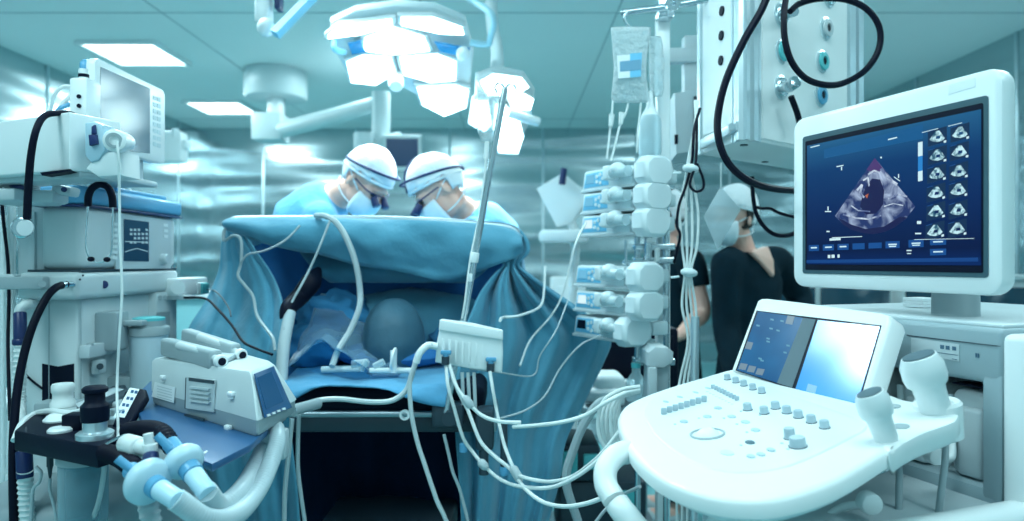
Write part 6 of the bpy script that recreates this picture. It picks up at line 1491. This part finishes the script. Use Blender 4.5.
# side unit behind the pendant
su = thing('pendant_cabinet', 'pale blue-grey cabinet with a dark slot, hanging left of the pendant', 'cabinet', at(688, 152, 2.32))
mb = MB(); mb.prism([at(x, y, 2.28) for x, y in ((674, 92), (699, 88), (702, 150), (676, 154))], (.03, .26, 0), .008); mb.build('case', LGREY, su)
mb = MB(); mb.prism([at(x, y, 2.276) for x, y in ((694, 96), (700, 95), (701, 140), (694, 132))], (0, .01, 0)); mb.build('slot', DGREY, su)
mb = MB(); mb.prism([at(x, y, 2.276) for x, y in ((675, 134), (678, 134), (678, 143), (675, 144))], (0, .008, 0)); mb.build('switch', BLACK, su)
mb = MB(); mb.box(at(690, 80, 2.42), (.05, .05, .30), .005); mb.box(V((.60, 2.40, 2.0)), (.16, .04, .05), .005); mb.build('hanger', LGREY, su)
# black gas hoses
h1 = cable('gas_hose', 'thick black hose sweeping down in a wide arc in front of the pendant', path(1.62, (778, -40, 1.60), (764, 4, 1.58), (744, 40, 1.58), (726, 80, 1.58), (718, 115, 1.58), (719, 140, 1.57), (728, 162, 1.57), (745, 178, 1.6), (768, 187, 1.66), (800, 190, 1.76), (840, 186, 1.9)), .0085, RUBBER, 'hose', n=10)
h2 = cable('gas_hose', 'black hose coiled in a big open loop from the upper outlet of the pendant', path(1.72, (790, 11, 1.74), (800, 3, 1.76), (820, -2, 1.76), (845, -1, 1.76), (866, 8, 1.76), (879, 26, 1.76), (879, 48, 1.76), (866, 69, 1.75), (845, 82, 1.73), (826, 84.5, 1.70), (806, 78, 1.68), (792, 62, 1.66), (785, 40, 1.66), (784, 15, 1.67), (787, -10, 1.7), (792, -50, 1.75)), .0078, RUBBER, 'hose', n=10)
cable('black_lead', 'thin black lead drooping below the pendant to the monitor', path(2.0, (752, 176, 2.0), (753, 195), (756, 212), (764, 226), (775, 234), (788, 235), (800, 230)), .006, RUBBER)
cable('black_lead', 'thin black lead branching to the right behind the monitor', path(2.0, (754, 206, 2.0), (762, 208), (770, 208), (778, 212), (788, 215), (802, 218)), .0045, RUBBER)
# translucent diamond sheet
dm = thing('plastic_sheet', 'translucent white diamond-shaped sheet hanging by one corner below the pendant', 'plastic sheet', at(722, 250, 2.2))
mb = MB(); mb.prism([at(x, y, Y) for x, y, Y in ((721, 186, 2.2), (741, 209, 2.17), (718, 249, 2.2), (704, 216, 2.23))], (0, .004, 0), .0015); mb.build('sheet', clear('frosted_sheet', tint=(.8, .92, .95), mixv=.55, rough=.35, body=(.75, .84, .87)), dm)
mb = MB(); mb.cyl(at(721, 188, 2.2), at(721, 162, 2.2), .0025, seg=8); mb.build('cord', CABLEW, dm)

# ================================================================ far equipment and cabinets
def cabinet(x0, x1, y0, y1, z1, label, nd=2, fm=OFFW, dm_=DGREY, face='-y'):
    t = thing('cabinet', label, 'cabinet', ((x0 + x1) / 2, (y0 + y1) / 2, 0))
    mb = MB(); bx(mb, x0, x1, y0, y1, .0, z1, .006); bx(mb, x0 - .02, x1 + .02, y0 - .03, y1, z1, z1 + .03, .005); b = mb.build('body', fm, t)
    for k in range(nd):
        a, c = x0 + (x1 - x0) * k / nd + .02, x0 + (x1 - x0) * (k + 1) / nd - .02
        mb = MB(); bx(mb, a, c, y0 - .018, y0, .12, z1 - .05, .004); d = mb.build('door', dm_, t)
        mb = MB(); bx(mb, c - .05, c - .035, y0 - .04, y0 - .018, z1 * .5, z1 * .5 + .14, .003); mb.build('handle', STEEL, d)
    return t
GLASSD = mat('dark_cabinet_glass', (.006, .05, .085), .12, var=.1, spec=.8)
cabinet(1.55, 2.55, 4.7, 5.2, 1.17, 'low cabinet with dark glass doors seen below the ultrasound monitor', 2, OFFW, GLASSD)
cabinet(2.62, 3.6, 4.7, 5.2, 1.17, 'low cabinet with dark glass doors by the right wall', 2, OFFW, GLASSD)
cabinet(.62, 1.45, 5.6, 6.1, .95, 'white cabinet between the two people in dark scrubs, far back', 2, W, LGREY)
for k, (x, w, h, lb_) in enumerate(((1.75, .22, .10, 'white carton on the far cabinet, left one'), (2.05, .16, .06, 'flat white carton on the far cabinet, middle one'), (2.35, .26, .12, 'white carton on the far cabinet, right one'))):
    mb = MB(); mb.box((x, 4.9, 1.20 + h / 2), (w, .22, h), .004); tag(mb.build('carton', LABELM), lb_, 'carton')
# instrument table and anaesthetic column behind the right curtain
it = thing('instrument_table', 'white instrument table covered with pale trays behind the right curtain', 'table', (.35, 4.3, 0))
mb = MB(); bx(mb, -.1, .85, 4.0, 4.6, .90, .94, .006); mb.build('top', W, it)
for x in (-.05, .8):
    for y in (4.05, 4.55): mb = MB(); mb.cyl((x, y, .0), (x, y, .9), .018, seg=12); mb.build('leg', STEEL, it)
mb = MB(); bx(mb, -.08, .83, 4.02, 4.58, .25, .27, .004); mb.build('shelf', STEEL, it)
for k, (x, sx, sz, m, lb_) in enumerate(((.08, .22, .16, LGREY, 'pale tray box at the left of the far instrument table'), (.34, .20, .26, W, 'tall white box in the middle of the far instrument table'), (.62, .26, .12, PUMPW, 'low white box at the right of the far instrument table'))):
    mb = MB(); mb.box((x, 4.3, .94 + sz / 2), (sx, .3, sz), .015); mb.box((x, 4.14, .94 + sz * .6), (sx * .7, .02, sz * .4), .004); tag(mb.build('tray_box', m), lb_, 'box')
ep = thing('tilted_screen', 'pale tilted screen back with a small dark blue handle, left of the pumps', 'screen', at(556, 225, 3.8))
mb = MB(); mb.prism([at(x, y, 3.8) for x, y in ((536, 188), (562, 172), (590, 196), (572, 222), (556, 226))], (.02, .06, 0), .012); mb.build('panel', W, ep)
mb = MB(); mb.tube([at(564, 168, 3.76), at(562, 184, 3.76)], .018, 12, 0); mb.build('handle', DBLUE, ep)
mb = MB(); mb.tube([at(566, 205, 3.86), at(575, 240, 3.9), at(573, 300, 3.95), V((at(573, 300, 3.95).x, 3.95, .05))], .025, 12, 3); mb.ell((at(573, 300, 3.95).x, 3.95, .05), (.22, .22, .045)); mb.build('stand', W, ep)
mb = MB(); mb.box(at(563, 236, 3.85), (.26, .2, .07), .02); mb.build('side_arm', W, ep)
# small white wall unit at left behind the monitor and the table by the wall
wu = thing('wall_unit', 'small white device on the steel wall just right of the left monitor', 'wall unit', at(172, 152, 5.0))
mb = MB(); mb.box(at(171, 147, 5.0), (.20, .12, .22), .02); mb.cyl(at(175, 137, 4.95), at(175, 128, 4.95), .02, seg=12); mb.box(at(185, 144, 5.0), (.06, .08, .06), .01); mb.build('case', W, wu)
mb = MB(); mb.tube([at(171, 150, 5.05), at(150, 152, 5.1), V((XL + .03, 5.1, 2.05))], .03, 12, 3); mb.build('wall_arm', LGREY, wu)
lt = thing('side_table', 'white table with a turquoise front standing behind the left curtain', 'table', (-1.85, 4.3, 0))
mb = MB(); bx(mb, -2.25, -1.45, 4.0, 4.6, 1.08, 1.11, .006); mb.build('top', W, lt)
mb = MB(); bx(mb, -2.22, -1.48, 4.03, 4.58, .0, 1.08, .01); mb.build('body', mat('turquoise_front', (.30, .62, .66), .5), lt)
